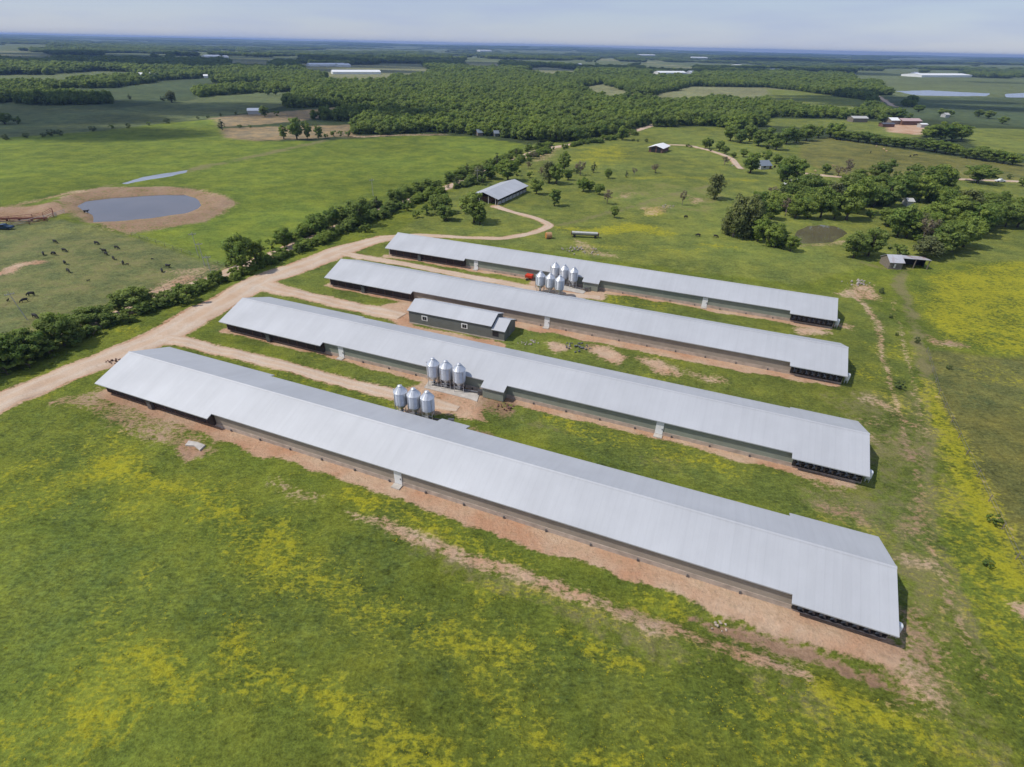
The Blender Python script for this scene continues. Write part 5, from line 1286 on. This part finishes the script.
# the open strip between far field edge and woods at left: trees stand only in these clumps
CLUMPS = W([(-60, 94), (17, 90), (40, 92), (85, 98), (112, 100), (112, 104), (80, 104.5), (40, 106), (10, 103), (-60, 105)]), W([(195, 94.5), (240, 88.5), (290, 86), (290, 92), (240, 94), (200, 97.5)]), W([(212, 82), (256, 77), (262, 82), (225, 85)]), \
         W([(-60, 86.5), (40, 86.5), (120, 80), (160, 82), (112, 88), (60, 89), (-60, 90)]), W([(384, 79), (420, 80), (460, 84), (520, 86)]), W([(625, 93), (640, 88), (680, 90), (650, 96)]), W([(604, 85), (640, 84), (655, 90), (625, 90)]), W([(600, 108), (585, 100), (590, 96), (605, 100)]), W([(902, 104), (915, 106), (910, 108)])
def keep(X, Y, dens_noise=True):
    k = poly_sd(X, Y, WOOD_FRONT) > 0
    f = np.zeros(X.shape, bool)
    q = 55 / (55 - 9.0)                                            # a tree also hides what lies behind it: keep the sight lines to the far fields open
    for P in NOTREE:
        f |= poly_sd(X, Y, P) > 1.5
        if min(v[1] for v in P) > 480: f |= (poly_sd(X * q, Y * q, P) > 2) | (poly_sd(X * 1.08, Y * 1.08, P) > 2)
    for P in WATERS: f |= (poly_sd(X, Y, P) > -8) | (poly_sd(X * q, Y * q, P) > 0) | (poly_sd(X * 1.1, Y * 1.1, P) > 0)
    fn = np.maximum(fbm(X, Y, 420, 3), fbm(X / 2.2, Y, 170, 3) - .03); f |= (np.hypot(X, Y) > 1900) & (fn > .52)
    c = np.zeros(X.shape, bool)
    for P in CLUMPS: c |= poly_sd(X, Y, P) > 0
    for (P, wd) in ROAD_XY: f |= line_sd(X, Y, P, wd) > -3
    for P in BLDG: f |= np.hypot(X - P[0], Y - P[1]) < P[2]
    return (k & ~f) | c
BLDG = []
for o in COL.objects:
    if o.parent is None and o.type == 'EMPTY' and o.get('category') in ('shed', 'house', 'barn', 'stable', 'trailer home', 'outbuilding'):
        rr = max([max(abs(v[0]) for v in ch.bound_box) for ch in o.children if ch.type == 'MESH'] + [8])
        c = o.matrix_basis @ Vector((rr / 2, 5, 0)); BLDG.append((c.x, c.y, rr * .55 + 8))
        d_ = Vector((-c.x, -c.y, 0)).normalized(); L_ = Vector((c.x, c.y, 0)).length
        if L_ > 500:                                               # keep a little clearing on the open side of each far shed
            for k in range(1, 1 + int(min(5, L_ * 14 / 55 / (rr * .55 + 12)))):
                q = c + d_ * k * (rr * .5 + 8); BLDG.append((q.x, q.y, rr * .52 + 8))

src = [CROWN_SRC[k][v] for k in ('round', 'tall', 'wide', 'cedar') for v in sorted(CROWN_SRC.get(k, {}))]
kinds_of = [k for k in ('round', 'tall', 'wide', 'cedar') for v in sorted(CROWN_SRC.get(k, {}))]
def stand(name, label, X, Y, h0, h1, flat=1.0, sink=.12):
    """a wood that reads as one mass: crowns instanced on its points"""
    Z = hgt_far(X, Y); n = len(X)
    me = bpy.data.meshes.new(name); me.vertices.add(n)
    big = .75 + .5 * fbm(X, Y, 70, 3)
    h = (h0 + (h1 - h0) * r.random(n)) * big / 10
    me.vertices.foreach_set('co', np.stack([X, Y, Z - h * 10 * sink], -1).astype(np.float32).ravel())
    sc = np.stack([h * flat * r.uniform(.9, 1.25, n), h * flat * r.uniform(.9, 1.25, n), h], -1)
    for nm, ty, arr, f in (('scl', 'FLOAT_VECTOR', sc, 'vector'), ('rot', 'FLOAT_VECTOR', np.stack([np.zeros(n), np.zeros(n), r.uniform(0, 6.28, n)], -1), 'vector')):
        a = me.attributes.new(nm, ty, 'POINT'); a.data.foreach_set(f, arr.astype(np.float32).ravel())
    w8 = np.array([{'round': 1.0, 'tall': .8, 'wide': .7, 'cedar': .28}[k] for k in kinds_of]); w8 /= w8.sum()
    a = me.attributes.new('pick', 'INT', 'POINT'); a.data.foreach_set('value', r.choice(len(src), n, p=w8).astype(np.int32))
    o = bpy.data.objects.new(name, me); COL.objects.link(o)
    ng = bpy.data.node_groups.new(name, 'GeometryNodeTree')
    ng.interface.new_socket('Geometry', in_out='INPUT', socket_type='NodeSocketGeometry'); ng.interface.new_socket('Geometry', in_out='OUTPUT', socket_type='NodeSocketGeometry')
    N, Lk = ng.nodes, ng.links; gi, go = N.new('NodeGroupInput'), N.new('NodeGroupOutput'); jo = N.new('GeometryNodeJoinGeometry')
    for s_ in reversed(src):
        oi = N.new('GeometryNodeObjectInfo'); oi.inputs['Object'].default_value = s_; oi.inputs['As Instance'].default_value = True; oi.transform_space = 'ORIGINAL'
        Lk.new(oi.outputs['Geometry'], jo.inputs[0])
    ip = N.new('GeometryNodeInstanceOnPoints'); ip.inputs['Pick Instance'].default_value = True
    def na(nm, ty):
        q = N.new('GeometryNodeInputNamedAttribute'); q.data_type = ty; q.inputs['Name'].default_value = nm; return q.outputs[0]
    Lk.new(gi.outputs[0], ip.inputs['Points']); Lk.new(jo.outputs[0], ip.inputs['Instance'])
    Lk.new(na('pick', 'INT'), ip.inputs['Instance Index']); Lk.new(na('scl', 'FLOAT_VECTOR'), ip.inputs['Scale']); Lk.new(na('rot', 'FLOAT_VECTOR'), ip.inputs['Rotation'])
    Lk.new(ip.outputs[0], go.inputs[0])
    md = o.modifiers.new('stand', 'NODES'); md.node_group = ng
    return tag(o, label, 'woodland', kind='stuff')
X, Y = scatter(250, 1250, 6.4); k = keep(X, Y); X, Y = X[k], Y[k]
od = np.argsort(np.hypot(X, Y)); X, Y = X[od], Y[od]
NF = max(0, 290 - TREE_N)
for x, y in zip(X[:NF], Y[:NF]):
    kd = ['round', 'tall', 'round', 'wide'][tr_.randrange(4)]
    tree_at(Vector((x, y, float(hgt_far(x, y)) - .5)), tr_.uniform(9, 14), kd, 'leafy tree standing in the front edge of the main wood', 'trees in the front edge of the main wood', 1.05)
stand('main_wood', 'dense green woodland behind the bright field', X[NF:], Y[NF:], 6.5, 15, 1.12, .2)
# brush that fills the hedgerow and the grove under the taller trees
def along(pts, n, off, spread):
    P = np.array(W(pts)); L = np.r_[0, np.cumsum(np.hypot(*np.diff(P, axis=0).T))]; q = np.sort(r.uniform(0, L[-1], n))
    x, y = np.interp(q, L, P[:, 0]), np.interp(q, L, P[:, 1]); i = np.clip(np.searchsorted(L, q) - 1, 0, len(P) - 2); d = P[i + 1] - P[i]; d /= np.hypot(*d.T)[:, None]
    o = off + r.normal(0, spread, n); return x - d[:, 1] * o, y + d[:, 0] * o
RD = ROADS[5][2]
xa, ya = along(RD[1:12], 120, -4.6, 1.1); xb, yb = along(RD[8:19], 130, 5.2, 1.3); xc, yc = along(RD[11:21], 110, -5.0, 1.5)
xd, yd = along(RD[19:24], 80, -5.5, 2.0); xe, ye = along(RD[16:22], 60, 5.5, 2.0)
X, Y = np.r_[xa, xb, xc, xd, xe], np.r_[ya, yb, yc, yd, ye]
big_ = (.55 + .9 * fbm(X, Y, 16, 2))
stand('hedgerow_brush', 'tangled brush filling both sides of the gravel county road', X, Y, 2.2, 4.6, 1.35, .2)
GR = [W(q) for q in ([(770, 214), (800, 214), (850, 212), (900, 205), (950, 210), (1040, 222), (1040, 205), (960, 196), (940, 186), (900, 180), (860, 184), (830, 190), (800, 186), (780, 190)],
                     [(730, 232), (745, 236), (775, 246), (790, 249), (788, 243), (768, 232), (755, 222), (735, 222)], [(905, 236), (930, 252), (955, 248), (975, 234), (1000, 226), (960, 216), (920, 218), (890, 226)])]
X = r.uniform(60, 420, 9000); Y = r.uniform(150, 420, 9000); k = np.zeros(len(X), bool)
for P in GR: k |= poly_sd(X, Y, P) > 0
for P in BLDG: k &= np.hypot(X - P[0], Y - P[1]) > min(P[2], 9)
for P, wd in ROAD_XY: k &= line_sd(X, Y, P, wd) < -2.5
X, Y = X[k][:230], Y[k][:230]
stand('grove_brush', 'brush and saplings filling the grove under its taller trees', X, Y, 3.5, 8.0, 1.2, .2)
X, Y = scatter(1250, 3200, 15); k = keep(X, Y); stand('middle_woods', 'dark woodland between the distant pale fields', X[k], Y[k], 11, 16, 1.75)
X, Y = scatter(3200, 9500, 44); k = keep(X, Y); stand('far_woods', 'hazy blue green woodland reaching to the horizon', X[k], Y[k], 13, 18, 4.6, .3)
print('trees', TREE_N, 'wood points', len(X))

# ------------------------------------------------------------------ rank meadow growth in front of the houses
n = 45000
X = r.uniform(-120, 125, n); Y = r.uniform(22, 118, n)
inr = np.abs(X) < (Y * .85 + 29) * .97
X, Y = X[inr], Y[inr]
ok = layer(X, Y, DIRT) < .38
for (P, wd) in ROAD_XY: ok &= line_sd(X, Y, P, wd) < -1.2
for i in range(4):
    u = (X - BARN_O[i][0]) * AX.x + (Y - BARN_O[i][1]) * AX.y; v = (X - BARN_O[i][0]) * PN.x + (Y - BARN_O[i][1]) * PN.y
    ok &= ~((u > -2) & (u < BARN_L[i] + 3) & (v > -3) & (v < BW + 2))
    if i == 0: ok &= (v < 1)
mq = np.maximum(layer(X, Y, FLOW), .34 * sstep(.50, .70, fbm(X, Y, 14, 4))); ok &= r.random(len(X)) < np.clip((mq - .1) * 1.6, .015, .9) * (fbm(X, Y, 2.2, 2) > .42)
X, Y = X[ok], Y[ok]; n = len(X); Z = hgt(X, Y)
mYt = np.maximum(layer(X, Y, FLOW), .34 * sstep(.50, .70, fbm(X, Y, 14, 4))); mWt = np.maximum(layer(X, Y, WEED), .55 * sstep(.52, .66, fbm(X + 90, Y, 11, 4)))
hgt_ = r.uniform(.02, .10, n) * (.8 + .7 * mWt); wdt = r.uniform(.05, .12, n) * (.85 + .6 * mWt)
isy = r.random(n) < .93
base = np.array([.135, .165, .032]); dark = np.array([.088, .125, .042])
col_ = base * (1 - mWt[:, None]) + dark * mWt[:, None]
col_ = col_ * (.62 + .8 * fbm(X, Y, 1.6, 3))[:, None] * r.uniform(.85, 1.2, (n, 1)) * (1 + r.normal(0, .05, (n, 3)))
col_[isy] = np.array([.44, .39, .02]) * r.uniform(.7, 1.15, (isy.sum(), 1)); hgt_[isy] *= .9
VV, CC = [], []
for k in range(2):
    cx, cy, cz = X + r.normal(0, .16, n), Y + r.normal(0, .16, n), Z + hgt_ * (.35 + .33 * k) * r.uniform(.7, 1.1, n)
    nr = np.stack([r.normal(0, .3, n), r.normal(0, .3, n), np.ones(n)], -1); nr /= np.linalg.norm(nr, axis=1)[:, None]
    a = np.cross(nr, r.normal(size=(n, 3))); a /= np.linalg.norm(a, axis=1)[:, None] + 1e-9; b = np.cross(nr, a)
    c = np.stack([cx, cy, cz], -1); a = a * wdt[:, None]; b = b * (wdt * r.uniform(.4, .9, n))[:, None]
    q = np.stack([c - a, c - b, c + a, c + b], 1); VV.append(q.reshape(-1, 3)); CC.append(np.repeat(col_ * (.85 + .12 * k), 4, 0))
VV = np.concatenate(VV); CC = np.concatenate(CC)
t = NT('meadow_growth'); ca = t.attr('tone').outputs['Color']; t.fin(ca, .8, 0, .2)
tr = t.n.new('ShaderNodeBsdfTranslucent'); t.l.new(ca, tr.inputs[0]); ms = t.n.new('ShaderNodeMixShader'); ms.inputs[0].default_value = .45
t.l.new(t.p.outputs[0], ms.inputs[1]); t.l.new(tr.outputs[0], ms.inputs[2]); t.l.new(ms.outputs[0], t.out.inputs[0])
o = np_mesh('meadow_flowers', VV, np.arange(len(VV)).reshape(-1, 4), t.m, False, [('tone', 'POINT', np.c_[CC, np.ones(len(CC))])])
tag(o, 'drifts of yellow flower heads in the foreground meadow', 'flowers', kind='stuff')

# ------------------------------------------------------------------ the air
hz = MB(); zlo = float(GZ.min()) - 1.0; zhi = max(float(GZ.max()) + 6, CAM_H + 14)
hz.box(-15200, 15200, -2800, 15200, zlo, zhi)
hm = bpy.data.materials.new('haze_air'); hm.use_nodes = True; hn = hm.node_tree.nodes; hn.clear()
pv = hn.new('ShaderNodeVolumePrincipled'); ho = hn.new('ShaderNodeOutputMaterial'); hm.node_tree.links.new(pv.outputs[0], ho.inputs['Volume'])
pv.inputs['Color'].default_value = (.36, .56, 1.0, 1); pv.inputs['Density'].default_value = HAZE; pv.inputs['Anisotropy'].default_value = .2
o = hz.build('haze', hm); tag(o, 'thin blue haze over the distant land', 'haze', kind='stuff')

# ------------------------------------------------------------------ clouds added out of view, over the haze, to shade the far land
cmt = NT('shade_cloud_vapour'); cmt.fin((.85, .85, .87), 1.0, 0, 0)
tp = cmt.n.new('ShaderNodeBsdfTransparent'); ms = cmt.n.new('ShaderNodeMixShader'); ms.inputs[0].default_value = .42
cmt.l.new(cmt.p.outputs[0], ms.inputs[1]); cmt.l.new(tp.outputs[0], ms.inputs[2]); cmt.l.new(ms.outputs[0], cmt.out.inputs[0])
def cloud(sx, sy, lx, ly, z, label, seed):
    """cloud whose shade falls around (sx, sy) on the ground"""
    rr = random.Random(seed); m = MB(); k = z / math.tan(SUN_EL)
    for i in range(26):
        a, d = rr.random() * 6.28, math.sqrt(rr.random()); q = (1.15 - .6 * d)
        Q = Matrix.Translation((math.cos(a) * d * lx, math.sin(a) * d * ly, rr.uniform(-.1, .25) * min(lx, ly))) @ Matrix.Diagonal((lx * .34 * q, ly * .34 * q, min(lx, ly) * .22 * q, 1))
        bmesh.ops.create_icosphere(m.b, subdivisions=2, radius=1, matrix=Q)
    o = m.build('cloud', cmt.m, None, True); o.location = (sx - SHV.x * k, sy - SHV.y * k, z)
    tag(o, label, 'cloud', None, 'stuff')
p = at(60, 118); cloud(p.x - 60, p.y + 10, 330, 130, 1500, 'cloud added out of view to shade the left fields', 1)
p = at(960, 104); cloud(p.x + 60, p.y, 330, 110, 1500, 'cloud added out of view to shade the land by the right lakes', 2)
p = at(420, 66); cloud(p.x, p.y + 150, 1300, 330, 2600, 'long cloud added out of view to shade the far woods', 3)
p = at(60, 60); cloud(p.x, p.y, 900, 380, 2600, 'cloud added out of view to shade the far left woods', 4)
p = at(850, 64); cloud(p.x, p.y + 200, 1000, 320, 2600, 'cloud added out of view to shade the far right woods', 5)
